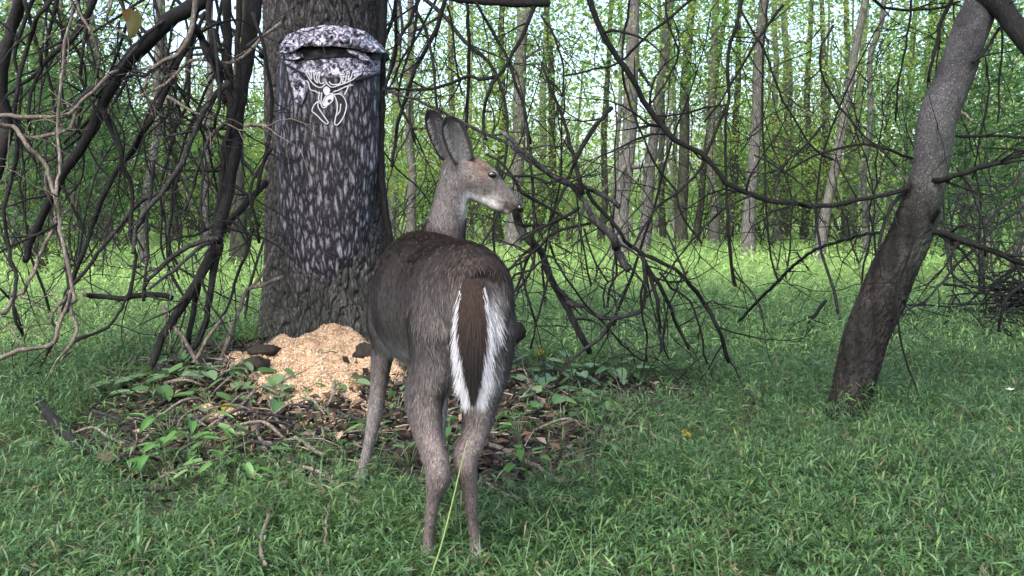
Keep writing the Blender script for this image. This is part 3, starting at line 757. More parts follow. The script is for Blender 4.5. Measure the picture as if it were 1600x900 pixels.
        blend(neck * sm_(-.275 + 0.03, -.29, V[:, 0] + (z - .95) * -.28) * .6, (.055, .045, .04))   # dark nape
        blend(blob(hp(752, 262, 3.47), .02, .06) * .75, (.135, .082, .065))          # russet forehead
        blend(blob(hp(738, 278, 3.46), .01, .06) * .5, (.125, .115, .105))            # cheek
        blend(blob(hp(742, 322, 3.5), .03, .07) * .9, (.40, .405, .40))               # white throat
        blend(blob(hp(770, 318, 3.48), .012, .045) * .8, (.50, .48, .46))
        blend(blob(hp(795, 338, 3.49), .008, .028), (.6, .58, .56))                 # chin
        blend(blob(hp(771, 272, 3.46), .012, .030) * .7, (.30, .27, .25))            # eye ring
        blend(blob(hp(776, 290, 3.46), .006, .022) * .8, (.05, .04, .036))
        blend(blob(hp(801, 318, 3.49), .012, .034) * .75, (.085, .07, .064))         # muzzle band
        blend(blob(hp(788, 331, 3.475), .006, .016), (.02, .018, .018))              # lip spot
        blend(blob(hp(811, 325, 3.51), .012, .020), (.012, .011, .011))             # nose
        return c
    c = paint(V, Nn)
    a_ = bm.attributes.new('Col', 'FLOAT_COLOR', 'POINT'); cc = np.ones((n, 4), np.float32); cc[:, :3] = c; a_.data.foreach_set('color', cc.ravel())
    bm.polygons.foreach_set('use_smooth', np.ones(len(bm.polygons), bool))
    m, nd, l, b = mat('deer_fur'); at_ = nd.new('ShaderNodeAttribute'); at_.attribute_name = 'Col'
    mp = tex(nd, l, (1, 1, .5)); nz = noise_n(nd, l, mp.outputs[0], 90, 6, .7)
    r = ramp(nd, [(.35, (.5, .5, .5)), (.65, (1.4, 1.4, 1.4))]); l.new(nz.outputs['Fac'], r.inputs[0])
    l.new(mixc(nd, l, 1.0, at_.outputs['Color'], r.outputs[0], 'MULTIPLY'), b.inputs['Base Color']); b.inputs['Roughness'].default_value = .75
    b.inputs['Sheen Weight'].default_value = .0; b.inputs['Sheen Roughness'].default_value = .5
    bump_n(nd, l, nz.outputs['Fac'], b, .4, .004)
    body = link('body', bm, m, root); bm.materials.clear(); bm.materials.append(m)
    m_hair = leaf_mat('deer_hair', .35, .65, .2); m_hair.node_tree.nodes['Hue/Saturation/Value'].inputs['Value'].default_value = 1.0; m_hair.node_tree.nodes['Hue/Saturation/Value'].inputs['Hue'].default_value = .5
    # fur: short blades lying along the coat
    me = bm; me.calc_loop_triangles(); nt_ = len(me.loop_triangles); ti = np.zeros(nt_ * 3, np.int32); me.loop_triangles.foreach_get('vertices', ti); ti = ti.reshape(-1, 3)
    ar = np.linalg.norm(np.cross(V[ti[:, 1]] - V[ti[:, 0]], V[ti[:, 2]] - V[ti[:, 0]]), axis=1)
    NH = 170000; pick = R.choice(nt_, NH, p=ar / ar.sum()); w3 = R.dirichlet((1, 1, 1), NH)
    tri = ti[pick]; Pp = (V[tri] * w3[..., None]).sum(1); Np = (Nn[tri] * w3[..., None]).sum(1); Cp = (c[tri] * w3[..., None]).sum(1)
    La = (Pp - D0) @ DU
    flow = np.tile(-DU * .75 + np.array([0, 0, -.75]), (NH, 1))
    isleg = Pp[:, 2] < .42; kz = np.clip((.66 - Pp[:, 2]) / .22, 0, 1)[:, None]; flow = flow * (1 - kz) + np.array([0, 0, -1.]) * kz
    isrump = (La < 0.0) & (Pp[:, 2] > .5); flow[isrump] = -DU * .3 + np.array([0, 0, -1.])
    isneck = (La > .4) & (Pp[:, 2] > .93); flow[isneck] = np.array([-.25, 0, -1.])
    ishead = isneck & (Pp[:, 0] > -.17); flow[ishead] = np.array([-1, 0, .35])
    flow = flow + R.normal(0, .22, (NH, 3)); flow -= Np * (flow * Np).sum(1)[:, None]; flow /= np.linalg.norm(flow, axis=1)[:, None] + 1e-9
    Lh = np.where(isneck, .014, np.interp(Pp[:, 2], [.3, .62], [.011, .026])) * R.uniform(.6, 1.3, NH); Lh = np.where(ishead, .008, Lh)
    white = Cp[:, 1] > .35; Lh = np.where(white & ~ishead, Lh * 1.9, Lh)
    lift = R.uniform(.06, .22, NH)
    tipd = flow + Np * lift[:, None]; side = np.cross(Np, flow); Wd = (.0014 * R.uniform(.7, 1.4, NH))[:, None]
    b0 = Pp - Np * .001; tip = Pp + tipd * Lh[:, None]
    Vh = np.stack([b0 + side * Wd, b0 - side * Wd, tip], 1).reshape(-1, 3); ch = Cp * R.choice([.45, .7, .9, 1.1, 1.5, 2.1], NH)[:, None]
    ch = np.repeat(ch, 3, axis=0).reshape(-1, 3, 3); ch[:, 2] *= 1.15; ch[:, :2] *= .85
    fme = build_mesh('fur', Vh, np.arange(3 * NH).reshape(-1, 3), ch.reshape(-1, 3).clip(0, .9), False)
    fo = link('fur', fme, m_hair, root); fo['kind'] = 'stuff'
    # ears: thin cups, hollow side towards the back of the animal
    def ear(base, tip, wid, nrm, curl, tint):
        base, tip = np.array(base), np.array(tip); ax = tip - base; Ln = np.linalg.norm(ax); ax = ax / Ln
        nrm = np.asarray(nrm, float); nrm -= ax * nrm.dot(ax); nrm /= np.linalg.norm(nrm); sd = np.cross(ax, nrm)
        rows, cols = 26, 15; V = []; C = []
        for i in range(rows):
            t = i / (rows - 1)
            wv = wid * (.40 * (1 - t) ** 2 + 1.9 * (t + .10) ** .8 * max(0, 1 - t) ** .55 * .78) if t < 1 else .002
            for j in range(cols):
                s = -1 + 2 * j / (cols - 1)
                cup = curl * (s * s) * (1 - .45 * t) * wv * 1.5 - .012 * math.sin(math.pi * t)
                V.append(base + ax * Ln * t + sd * s * wv * (1 - .25 * s * s * (1 - t)) + nrm * cup)
                rim = min(1, max(0, abs(s) - .55) / .35); rim = max(rim, min(1, max(0, t - .72) / .2))
                inner = np.array([.08, .079, .082]) * (1.25 - .6 * t) * (.75 + .5 * abs(math.sin(j * 1.9 + i * .4)))
                C.append(inner * (1 - rim) + np.array([.022, .02, .022]) * rim)
        me = build_mesh("ear", np.array(V), np.array([(i * cols + j, i * cols + j + 1, (i + 1) * cols + j + 1, (i + 1) * cols + j) for i in range(rows - 1) for j in range(cols - 1)]), np.array(C) * tint)
        o = link('ear', me, m_hair, root); s_ = o.modifiers.new('t', 'SOLIDIFY'); s_.thickness = .005; s_.offset = 0
        sb = o.modifiers.new('s', 'SUBSURF'); sb.levels = 1; sb.render_levels = 1
        # pale hairs inside the cup
        hv = []; V = np.array(V).reshape(rows, cols, 3)
        for _ in range(420):
            i = int(R.integers(2, 20)); j = int(R.choice([2, 3, 4, 9, 10, 11, 12, 12])); p = V[i, j] + nrm * .003; inn = V[min(rows - 1, i + 5), 7] - p; inn /= np.linalg.norm(inn) + 1e-9
            d = inn * .8 + nrm * .5 + R.normal(0, .2, 3); e_ = p + d * R.uniform(.010, .024); hv += [p - ax * .0007, p + ax * .0007, e_]
        hh = link('ear_hair', build_mesh('ear_hair', np.array(hv), np.arange(len(hv)).reshape(-1, 3), np.tile((.26, .26, .26), (len(hv), 1)), False), m_hair, o); hh['kind'] = 'stuff'
        return o
    ear(A3(722, 254, 3.485), A3(699, 181, 3.47), .064, (.30, -1, .12), .55, 1.0)
    ear(A3(697, 250, 3.55), A3(670, 171, 3.56), .058, (.55, -1, .0), .6, .55)
    # eye, nostril, hooves
    M_EYE = flat_mat('deer_eye', (.008, .006, .005), .08, .6); M_HOOF = flat_mat('deer_hoof', (.03, .026, .024), .5, .4, 40)
    def ball(nm, c, r, material, sc=(1, 1, 1)):
        mb = MB(); nu, nv = 16, 10; V = []
        for i in range(nv):
            th = math.pi * i / (nv - 1)
            for j in range(nu):
                ph = 2 * math.pi * j / nu; V.append((c[0] + r * sc[0] * math.sin(th) * math.cos(ph), c[1] + r * sc[1] * math.sin(th) * math.sin(ph), c[2] + r * sc[2] * math.cos(th)))
        i = np.arange(nv - 1)[:, None] * nu; j = np.arange(nu)[None]; k = (j + 1) % nu
        mb.add(V, np.stack([i + j, i + nu + j, i + nu + k, i + k], -1).reshape(-1, 4)); return mb.obj(nm, material, root)
    ball('eye', A3(769, 273, Yh - .052), .0125, M_EYE, (1.15, .7, .85))
    ball('nose', A3(812, 325, Yh - .02), .017, M_EYE, (.8, 1.1, .9))
    def hoof(c, fw):
        c = np.array(c); mb = MB()
        for s in (-1, 1):
            sd_ = np.array([fw[1], -fw[0], 0]) * s
            o = c + sd_ * .011; secs = []
            for k, (f, hz, wv, hv) in enumerate(((-.012, .035, .012, .016), (0, .022, .013, .02), (.014, .012, .012, .016), (.032, .004, .005, .006))):
                secs.append((o + np.array(fw) * f + np.array([0, 0, hz]), wv, hv))
            loft(mb, secs, 10)
        mb.obj('hoof', M_HOOF, root)
    fw = tuple(DU)
    for pp in (A3(662, 905, 2.90), A3(748, 898, 2.95), A3(559, 767, 3.71), D(.68, .075, .03)):
        hoof((pp[0], pp[1], gzf(pp[0], pp[1]) + .005), fw)
    # tail: a core with long hair, brown to black down the middle and white at the fringe
    tb = A3(738, 438, 2.755); tt = A3(741, 622, 2.71); core = MB()
    mids = [tb, A3(738, 475, 2.715), A3(739, 530, 2.70), A3(740, 580, 2.705), A3(741, 612, 2.71)]
    Ps, rs = spline(np.array(mids), np.array([.012, .026, .026, .018, .006]), .01); core.tube(Ps, rs, 12)
    tail = core.obj('tail', flat_mat('tail_core', (.05, .037, .03), .9, .1, 60), root)
    NT = 9000; t = R.uniform(0, 1, NT) ** .85; s = R.uniform(-1, 1, NT); idx = (t * (len(Ps) - 1)).astype(int); cen = Ps[idx]
    wid = np.interp(t, [0, .15, .5, .8, 1], [.030, .050, .062, .048, .014])
    X = np.array([1., .06, 0]); out = np.array([0, -1., 0])
    base = cen + X * (s * wid * .62)[:, None] + out * ((1 - s * s) * .02 + .012)[:, None] + R.normal(0, .003, (NT, 3))
    Lh = np.where(np.abs(s) > .55, .055, .045) * R.uniform(.6, 1.25, NT)
    d = np.stack([s * .30 + R.normal(0, .07, NT), -.10 + R.normal(0, .06, NT) * 1, np.full(NT, -1.)], -1); d /= np.linalg.norm(d, axis=1)[:, None]
    edge = np.interp(t, [0, .12, .4, .75, .9, 1], [1.1, .78, .68, .42, .26, 0.10]); wh = np.abs(s) > edge + R.normal(0, .07, NT)
    brown = np.array([.042, .028, .022]) * (1 - np.clip((t - .25) / .5, 0, 1))[:, None] + np.array([.012, .010, .010]) * np.clip((t - .25) / .5, 0, 1)[:, None]
    C = np.where(wh[:, None], np.array([.55, .55, .585]), brown) * R.uniform(.75, 1.15, (NT, 1))
    sdv = np.cross(d, out); W_ = .0013
    base = np.where(wh[:, None], base - out * .004, base + out * .004)
    Vh = np.stack([base - sdv * W_, base + sdv * W_, base + d * Lh[:, None]], 1).reshape(-1, 3)
    th = link('tail_hair', build_mesh('tail_hair', Vh, np.arange(3 * NT).reshape(-1, 3), np.repeat(C, 3, axis=0).clip(0, .9), False), m_hair, tail)
    th['kind'] = 'stuff'
make_deer()
# ------------------------------------------------------------------ branches and vines traced from the photograph
def trace(pts, Y0, Y1, w0, w1, jit=.0, step=.05):
    """pixel polyline, depth from Y0 to Y1, width in px from w0 to w1 -> 3-D centre line and radii"""
    n = len(pts); P = []; rr = []
    for i, (x, y) in enumerate(pts):
        f = i / (n - 1); Yd = Y0 + (Y1 - Y0) * f + rnd.uniform(-jit, jit)
        p = at(x, y, Yd); g = gzf(p.x, p.y)
        if p.z < g: p = gpt(x, y, .01)
        P.append(p); rr.append((w0 + (w1 - w0) * f) / F * p.y / 2)
    return spline(np.array(P), np.array(rr), step)
def vine(mb, pts, Y0, Y1, w0, w1, tw=0, tl=.4, sides=7, jit=.06, rough=.1, depth=1):
    P, rr = trace(pts, Y0, Y1, w0, w1, jit)
    P = P + R.normal(0, .0025, P.shape); rr = rr * (1 + .10 * np.sin(np.arange(len(rr)) * 1.7 + rnd.random() * 6) * R.uniform(.3, 1, len(rr)))
    mb.tube(P, rr, sides, rough)
    if tw: twigs(mb, P, rr, tw, tl, depth, -.05)
    return P, rr
def one(name, label, cat, material, *a, group=None, **k):
    mb = MB(); vine(mb, *a, **k); o = mb.obj(name, material); tag(o, label, cat, group); return o

# left of the feeder tree: heavy stems
vt = empty('twisted_vine_trunk', gpt(240, 560)); tag(vt, 'dark twisted vine trunk sweeping from the ground up beside the feeder tree', 'vine')
def sub(parent, name, material, *a, **k):
    mb = MB(); vine(mb, *a, **k); return mb.obj(name, material, parent)
sub(vt, 'main_stem', M_DARK, [(402, -30), (392, 40), (385, 90), (378, 130), (372, 170), (368, 210), (364, 250), (357, 300), (345, 345), (335, 375), (324, 410), (305, 445), (282, 480), (263, 510), (246, 545), (226, 585), (162, 625), (140, 642)], 5.7, 5.3, 26, 9, tw=9, tl=.5, sides=12, jit=.03)
sub(vt, 'side_stem', M_DARK, [(354, -30), (355, 60), (358, 130), (361, 180), (357, 220), (352, 270), (347, 330), (338, 380)], 5.65, 5.5, 14, 12, tw=7, tl=.5, sides=9)
sub(vt, 'side_stem', M_DARK, [(378, -30), (370, 60), (372, 150), (350, 230), (345, 300), (335, 370)], 5.6, 5.45, 8, 10, sides=8)
sub(vt, 'side_stem', M_BLACK, [(345, 380), (339, 400), (333, 427), (328, 467), (320, 507), (312, 530), (296, 549), (280, 575)], 5.45, 5.4, 12, 9, sides=8)
sub(vt, 'side_stem', M_BLACK, [(318, 420), (312, 443), (304, 475), (299, 504), (293, 540)], 5.5, 5.5, 11, 8, sides=8)
sub(vt, 'side_limb', M_DARK, [(416, 286), (395, 305), (378, 325), (360, 345), (348, 362), (332, 392)], 5.95, 5.5, 10, 12, tw=3, sides=8)
dl = empty('diagonal_limb', at(40, 405, 5.6)); tag(dl, 'thick black limb slanting down through the vines to a snapped end', 'limb')
sub(dl, 'main_stem', M_BLACK, [(335, -25), (320, 0), (285, 18), (262, 32), (240, 58), (215, 80), (190, 108), (172, 137), (160, 167), (145, 200), (125, 235), (100, 270), (85, 300), (65, 340), (50, 370), (42, 398), (40, 406)], 5.5, 5.6, 27, 10, tw=6, tl=.7, sides=12, jit=.03)
sub(dl, 'side_branch', M_BLACK, [(160, 170), (175, 205), (188, 230), (190, 255), (205, 285), (205, 330), (203, 360), (212, 400), (208, 440), (200, 468)], 5.5, 5.4, 8, 5, tw=4)
sub(dl, 'side_branch', M_BLACK, [(168, 178), (184, 212), (190, 245)], 5.5, 5.5, 6, 4)
sub(dl, 'side_branch', M_GREY, [(262, 30), (235, 48), (208, 80), (185, 112), (150, 133), (120, 160), (105, 185)], 5.45, 5.3, 6, 6, tw=3)
lt = empty('leaning_vine', gpt(-40, 470)); tag(lt, 'stout dark stem leaning at the outer side of the vine tangle', 'vine')
sub(lt, 'main_stem', M_DARK, [(38, -25), (32, 0), (18, 45), (6, 90), (2, 150), (9, 178), (12, 205), (2, 240), (-15, 300), (-35, 400), (-45, 480)], 5.2, 5.2, 17, 22, tw=3, tl=.5, sides=10)
sub(lt, 'side_branch', M_DARK, [(88, -20), (72, 12), (56, 32), (48, 60), (37, 90), (27, 144), (23, 175), (27, 236), (16, 284), (6, 327), (11, 370), (17, 407), (25, 433), (23, 460), (21, 485), (35, 523)], 5.1, 5.0, 8, 5, tw=6, tl=.5)
sub(lt, 'side_branch', M_BLACK, [(38, -10), (42, 12), (50, 45), (57, 70), (64, 88), (64, 105), (48, 145), (45, 178), (47, 205)], 5.2, 5.1, 7, 5, tw=3)
sub(lt, 'side_branch', M_DARK, [(155, -20), (128, 40), (105, 68), (72, 96), (55, 118), (28, 135), (8, 150)], 5.3, 5.1, 11, 4, tw=5)
VL = 'tangled vines beside the feeder tree'
lab_p = 'pale tan bare vine looping through the tangle beside the twisted vine trunk'
lab_d = 'thin dark bare vine hanging in the tangle beside the twisted vine trunk'
lab_g = 'grey woody vine arching through the tangle beside the twisted vine trunk'
pale = [([(-20, 179), (15, 181), (40, 184), (85, 183), (108, 178), (128, 158), (145, 142), (168, 120), (185, 112)], 8, 6), ([(-20, 192), (8, 195), (22, 199), (32, 210), (40, 223), (55, 240), (72, 260), (79, 288), (85, 308), (93, 327), (92, 347), (98, 372), (105, 410), (112, 450), (118, 470)], 8, 6),
        ([(-20, 213), (12, 214), (28, 217), (60, 213), (92, 208), (110, 200), (118, 180), (121, 160)], 7, 6), ([(108, -20), (116, 10), (104, 50), (100, 78), (97, 112), (95, 132), (90, 190), (91, 230), (96, 255), (90, 282), (87, 306)], 5, 6),
        ([(118, -20), (124, 18), (134, 36), (148, 62), (155, 90), (152, 120)], 5, 5), ([(-15, 494), (8, 487), (18, 470), (35, 455), (45, 440), (55, 415), (65, 393), (76, 373), (86, 350), (90, 338)], 7, 6),
        ([(-15, 566), (8, 556), (30, 549), (55, 543), (78, 540), (88, 525), (95, 500), (108, 468), (114, 450)], 8, 7), ([(114, 450), (117, 470), (110, 478), (118, 503), (118, 527), (100, 549)], 6, 7),
        ([(108, 455), (100, 470), (84, 486), (80, 496), (88, 512), (92, 524)], 6, 5), ([(180, -20), (172, 10), (168, 30), (178, 42), (196, 55)], 6, 3), ([(440, 36), (425, 47), (405, 63), (390, 82), (370, 94), (350, 99), (330, 95), (300, 96), (278, 112), (258, 132), (242, 140), (215, 152)], 6, 5),
        ([(262, 150), (285, 165), (320, 183), (345, 190)], 5, 4), ([(310, -20), (303, 25), (296, 55), (280, 85), (255, 95), (235, 112), (225, 140)], 10, 5), ([(384, 196), (402, 196), (420, 198)], 7, 6)]
for pts, w0, w1 in pale:
    y0 = rnd.uniform(4.9, 5.5); one('tangled_vine', lab_p, 'vine', M_PALE, pts, y0, y0 + rnd.uniform(-.2, .2), w0 * .92, w1 * .92, group=VL + ', pale', tw=rnd.randint(1, 4), tl=.3)
dark = [([(322, -20), (304, 27), (296, 69), (280, 93), (271, 117), (259, 139), (245, 176), (221, 208), (208, 237), (195, 250), (180, 270), (160, 310), (148, 345), (140, 365), (130, 395), (115, 430), (105, 460), (95, 500), (85, 530), (60, 580), (45, 610), (18, 642)], 10, 6),
        ([(303, 42), (316, 60), (325, 85), (336, 102), (344, 125), (350, 160)], 13, 9), ([(330, -20), (325, 30), (332, 62), (336, 92)], 9, 8), ([(335, 45), (340, 100), (343, 150), (335, 200)], 6, 5),
        ([(100, 549), (116, 535), (135, 525), (160, 516), (173, 505), (185, 490), (196, 470), (206, 440)], 6, 4), ([(265, 128), (275, 150), (280, 175), (283, 192)], 5, 4), ([(262, 152), (263, 178), (272, 200), (268, 225)], 4, 3),
        ([(140, 0), (136, 40), (128, 90), (126, 120), (138, 150), (150, 175)], 6, 4), ([(238, 110), (225, 118), (208, 116), (190, 125)], 5, 4), ([(172, 70), (180, 85), (176, 105)], 4, 3), ([(210, 10), (195, 45), (185, 80), (172, 112)], 6, 4),
        ([(255, 98), (270, 124), (300, 155), (330, 176)], 4, 4), ([(160, 165), (140, 185), (120, 205), (100, 222)], 6, 5), ([(310, 230), (318, 270), (312, 320), (322, 360)], 5, 4), ([(288, 250), (272, 300), (282, 345), (280, 400)], 5, 4),
        ([(240, 250), (236, 300), (228, 350), (232, 400), (226, 440)], 5, 4), ([(395, 20), (415, 90), (425, 170), (415, 240), (400, 300)], 6, 5), ([(425, 230), (405, 262), (390, 300), (400, 345), (405, 380)], 5, 5), ([(395, 360), (385, 400), (370, 430), (360, 470), (345, 500)], 6, 4),
        ([(0, 452), (18, 470), (30, 500), (35, 525)], 4, 3), ([(20, 600), (40, 585), (70, 583)], 5, 4), ([(88, 590), (92, 620), (95, 660)], 5, 4), ([(-10, 400), (25, 380), (60, 365), (90, 350)], 4, 4)]
for pts, w0, w1 in dark:
    y0 = rnd.uniform(5.0, 5.7); one('tangled_vine', lab_d, 'vine', M_DARK if rnd.random() < .6 else M_BLACK, pts, y0, y0 + rnd.uniform(-.2, .2), w0, w1, group=VL + ', dark', tw=rnd.randint(2, 6), tl=.4)
grey = [([(358, 128), (330, 155), (318, 175), (310, 195), (300, 215), (290, 240), (275, 270), (262, 290), (250, 305), (230, 325), (222, 345), (212, 360), (206, 395)], 11, 6), ([(262, 293), (245, 303), (225, 310), (205, 330), (185, 355), (160, 385), (140, 415), (118, 440), (110, 452)], 7, 6),
        ([(340, 372), (325, 375), (293, 385), (264, 407), (240, 428), (227, 449), (224, 470)], 9, 6), ([(330, 380), (313, 385), (287, 410), (260, 430), (233, 452)], 6, 5), ([(-20, 362), (0, 366), (25, 371), (55, 368), (75, 360), (92, 347)], 4, 4),
        ([(290, 60), (270, 95), (262, 118), (245, 150), (232, 175), (222, 200), (200, 240), (185, 262)], 6, 4), ([(385, 75), (400, 60), (420, 42), (432, 20)], 5, 3), ([(245, 60), (228, 70), (212, 92), (196, 130), (178, 160)], 6, 4), ([(355, 190), (338, 205), (325, 222), (310, 260), (300, 300), (288, 330)], 7, 4)]
for pts, w0, w1 in grey:
    y0 = rnd.uniform(5.0, 5.6); one('tangled_vine', lab_g, 'vine', M_GREY, pts, y0, y0 + rnd.uniform(-.2, .2), w0, w1, group=VL + ', grey', tw=rnd.randint(2, 5), tl=.4)
# many more thin hanging stems fill the thicket behind
for k in range(30):
    x = rnd.uniform(-2.9, -1.55) if k < 25 else rnd.uniform(-.75, -.35); y = rnd.uniform(5.6, 7.6)
    p = np.array([x, y, rnd.uniform(2.0, 3.0)]); d = np.array([rnd.uniform(-.5, .5), rnd.uniform(-.1, .1), -1.]); pts = [p.copy()]
    for s in range(rnd.randint(8, 17)):
        d = d + R.normal(0, .28, 3) * np.array([1, .3, .6]) + np.array([0, 0, -.1]); d /= np.linalg.norm(d); p = p + d * .17; pts.append(p.copy())
        if p[2] < gzf(p[0], p[1]) + .02: break
    P, rr = spline(np.array(pts), np.linspace(rnd.uniform(.007, .014), .004, len(pts)), .05); mb = MB(); mb.tube(P, rr, 6, .1); twigs(mb, P, rr, rnd.randint(4, 9), .45, 1, -.05)
    tag(mb.obj('thicket_vine', [M_DARK, M_GREY, M_DARK, M_BLACK][k % 4]), 'thin twiggy stem dangling in the thicket around the feeder tree', 'vine', 'twiggy stems of the thicket')
# fallen pieces and pale sticks on the mound
one('fallen_log', 'short dark log lying across the vines above the grass', 'log', M_DARK, [(132, 460), (150, 463), (178, 464), (192, 467), (216, 461), (246, 461), (267, 466)], 5.6, 5.6, 8, 9, sides=9)
one('burnt_stick', 'stout black stick lying in the grass near the vine tangle', 'stick', M_BLACK, [(60, 626), (85, 658), (106, 681), (130, 708)], gpt(60, 626, .10).y, gpt(130, 708, .08).y, 16, 14, sides=9, jit=0)
one('forked_branch', 'pale forked dead branch propped against the feeder tree', 'branch', M_PALE, [(442, 433), (411, 445), (386, 453), (375, 480), (365, 505), (353, 540), (345, 562), (338, 585)], 5.75, 5.45, 6, 8, tw=2, tl=.2)
one('forked_branch_prong', 'thin pale prong leaning on the trunk above the forked branch', 'branch', M_PALE, [(432, 380), (420, 405), (402, 438), (386, 454)], 5.85, 5.72, 4, 5)
ground_sticks = [
    ([(342, 560), (370, 570), (395, 580), (411, 600), (420, 630), (440, 665), (470, 690), (505, 712)], 6, 6, M_PALE, 'long pale vine running over the litter in front of the corn'),
    ([(255, 478), (265, 505), (285, 525), (295, 545), (312, 572)], 5, 6, M_PALE, 'pale crooked stick standing at the foot of the twisted vine trunk'),
    ([(352, 493), (330, 520), (310, 555), (290, 582), (272, 602), (267, 642)], 5, 5, M_PALE, 'bent pale stick hanging over the ivy leaves'),
    ([(472, 730), (447, 753), (430, 783), (415, 818), (408, 858), (416, 884)], 7, 6, M_PALE, 'curved tan stick arching over the grass before the litter'),
    ([(472, 730), (500, 738), (525, 760), (550, 780), (562, 792)], 6, 5, M_PALE, 'tan twig ending at the deer fore hoof'),
    ([(522, 765), (511, 808), (508, 852)], 5, 3, M_PALE, 'straight pale stalk standing before the deer fore hoof'),
    ([(758, 692), (800, 708), (840, 731), (874, 753)], 8, 6, M_PALE, 'straight brown stick lying beside the deer hind leg'),
    ([(756, 700), (780, 715), (803, 737)], 6, 4, M_GREY, 'short grey stick under the straight brown stick'),
    ([(756, 752), (800, 776), (850, 778), (905, 790)], 4, 3, M_PALE, 'thin winding vine in the grass behind the deer hoof'),
    ([(400, 643), (405, 682), (418, 705), (432, 727)], 6, 5, M_PALE, 'pale stick lying steeply in the dark litter'),
    ([(142, 643), (185, 655), (207, 663)], 6, 5, M_GREY, 'grey stick lying in the litter near the black stick'),
    ([(160, 676), (200, 690), (228, 704)], 6, 4, M_GREY, 'grey twig lying below the ivy by the black stick'),
    ([(208, 668), (245, 637), (292, 606), (330, 575)], 7, 5, M_DARK, 'dark root rising towards the twisted vine trunk'),
    ([(942, 660), (930, 680), (914, 697)], 6, 4, M_GREY, 'short pale grey stick in the litter behind the deer'),
    ([(860, 575), (905, 596), (968, 642)], 6, 4, M_DARK, 'dark root running out of the litter behind the deer'),
    ([(440, 690), (520, 678), (600, 672)], 4, 3, M_PALE, 'thin straw-coloured twig lying across the litter'),
    ([(300, 735), (360, 700), (420, 690)], 4, 3, M_GREY, 'thin grey twig lying across the dark litter'),
    ([(520, 640), (560, 655), (610, 650)], 4, 3, M_GREY, 'small grey twig below the corn heap'),
    ([(250, 745), (300, 730), (345, 742)], 4, 3, M_PALE, 'small tan twig at the edge of the litter'),
]
for pts, w0, w1, mm, lab in ground_sticks:
    mb = MB(); P = np.array([gpt(x, y, .03 + .05 * (1 - float(litter_mask(gpt(x, y).x, gpt(x, y).y)))) for i, (x, y) in enumerate(pts)])
    if pts[0][1] < 520: P = np.array([at(x, y, 5.4) for x, y in pts])
    P, rr = spline(P, (np.linspace(w0, w1, len(pts)) + .8) / F * P[:, 1] / 2, .04); mb.tube(P + R.normal(0, .002, P.shape), rr, 7, .12)
    twigs(mb, P, rr, 2, .18, 0, 0); tag(mb.obj('ground_stick', mm), lab, 'stick')
for k in range(26):                                   # trailing vines looping over the litter
    c = gpt(rnd.uniform(230, 560), rnd.uniform(585, 740)) if k < 20 else gpt(rnd.uniform(780, 960), rnd.uniform(590, 690))
    if float(corn_h(np.array(c.x), np.array(c.y))) > .004: continue
    a = rnd.uniform(0, 6.28); p = np.array([c.x, c.y, 0.]); ps = []
    for s in range(8):
        ps.append([p[0], p[1], gzf(p[0], p[1]) + .012 + .07 * abs(math.sin(s * .9 + k)) ** 2]); a += rnd.gauss(0, .45); p = p + np.array([math.cos(a), math.sin(a), 0]) * rnd.uniform(.07, .13)
    P_, r_ = spline(np.array(ps), np.linspace(rnd.uniform(.005, .009), .003, 8), .03); mb = MB(); mb.tube(P_, r_, 6, .12); twigs(mb, P_, r_, 3, .16, 0, 0)
    tag(mb.obj('trailing_vine', M_PALE if k % 3 else M_GREY), 'thin dead vine trailing in loops over the dark leaf litter', 'vine', 'dead vines trailing over the litter')

# right of the feeder tree: hanging stems
one('climbing_vine', 'very dark straight vine climbing the side of the feeder tree', 'vine', M_BLACK, [(597, -30), (598, 30), (597, 90), (596, 150), (595, 250), (600, 310), (607, 355), (612, 400), (618, 470), (622, 540)], 6.2, 6.1, 14, 9, sides=9, jit=.01)
one('overhead_limb', 'black horizontal limb with a cut end high over the deer', 'limb', M_BLACK, [(560, -40), (640, -18), (700, -5), (760, 2), (810, 4), (857, 6)], 5.4, 5.2, 12, 12, sides=10, jit=.01)
hang = [([(698, -15), (690, 25), (675, 60), (655, 95), (645, 115), (638, 140), (630, 165), (622, 190), (618, 220), (612, 262)], 8, 5), ([(836, 12), (815, 55), (800, 85), (785, 110), (770, 130), (760, 160), (755, 190), (758, 218)], 7, 4), ([(778, 120), (750, 123), (735, 120), (705, 130), (680, 138), (640, 140), (604, 138)], 6, 4),
        ([(728, -15), (732, 50), (733, 100), (729, 160), (727, 215)], 6, 5), ([(742, 0), (765, 40), (780, 65), (795, 95), (802, 125), (815, 155), (822, 185), (827, 225)], 5, 5), ([(655, 0), (640, 35), (625, 55), (615, 85), (610, 110), (600, 140)], 6, 4), ([(652, 18), (665, 45), (672, 75), (678, 110), (680, 150), (683, 170)], 5, 4),
        ([(700, 10), (708, 50), (712, 90), (718, 130), (722, 148)], 3.5, 3), ([(846, 25), (860, 45), (873, 75), (880, 105), (882, 150), (880, 180)], 4, 3), ([(606, 40), (625, 25), (650, 8)], 4, 3), ([(640, 160), (642, 200), (650, 225)], 4, 3), ([(622, 0), (628, 40), (622, 70)], 5, 4)]
for pts, w0, w1 in hang:
    y0 = rnd.uniform(4.9, 5.5); one('hanging_vine', 'dark twiggy stem hanging down behind the deer head', 'vine', M_DARK if rnd.random() < .5 else M_BLACK, pts, y0, y0 + rnd.uniform(-.15, .15), w0, w1, group='stems hanging behind the deer head', tw=rnd.randint(3, 6), tl=.35)

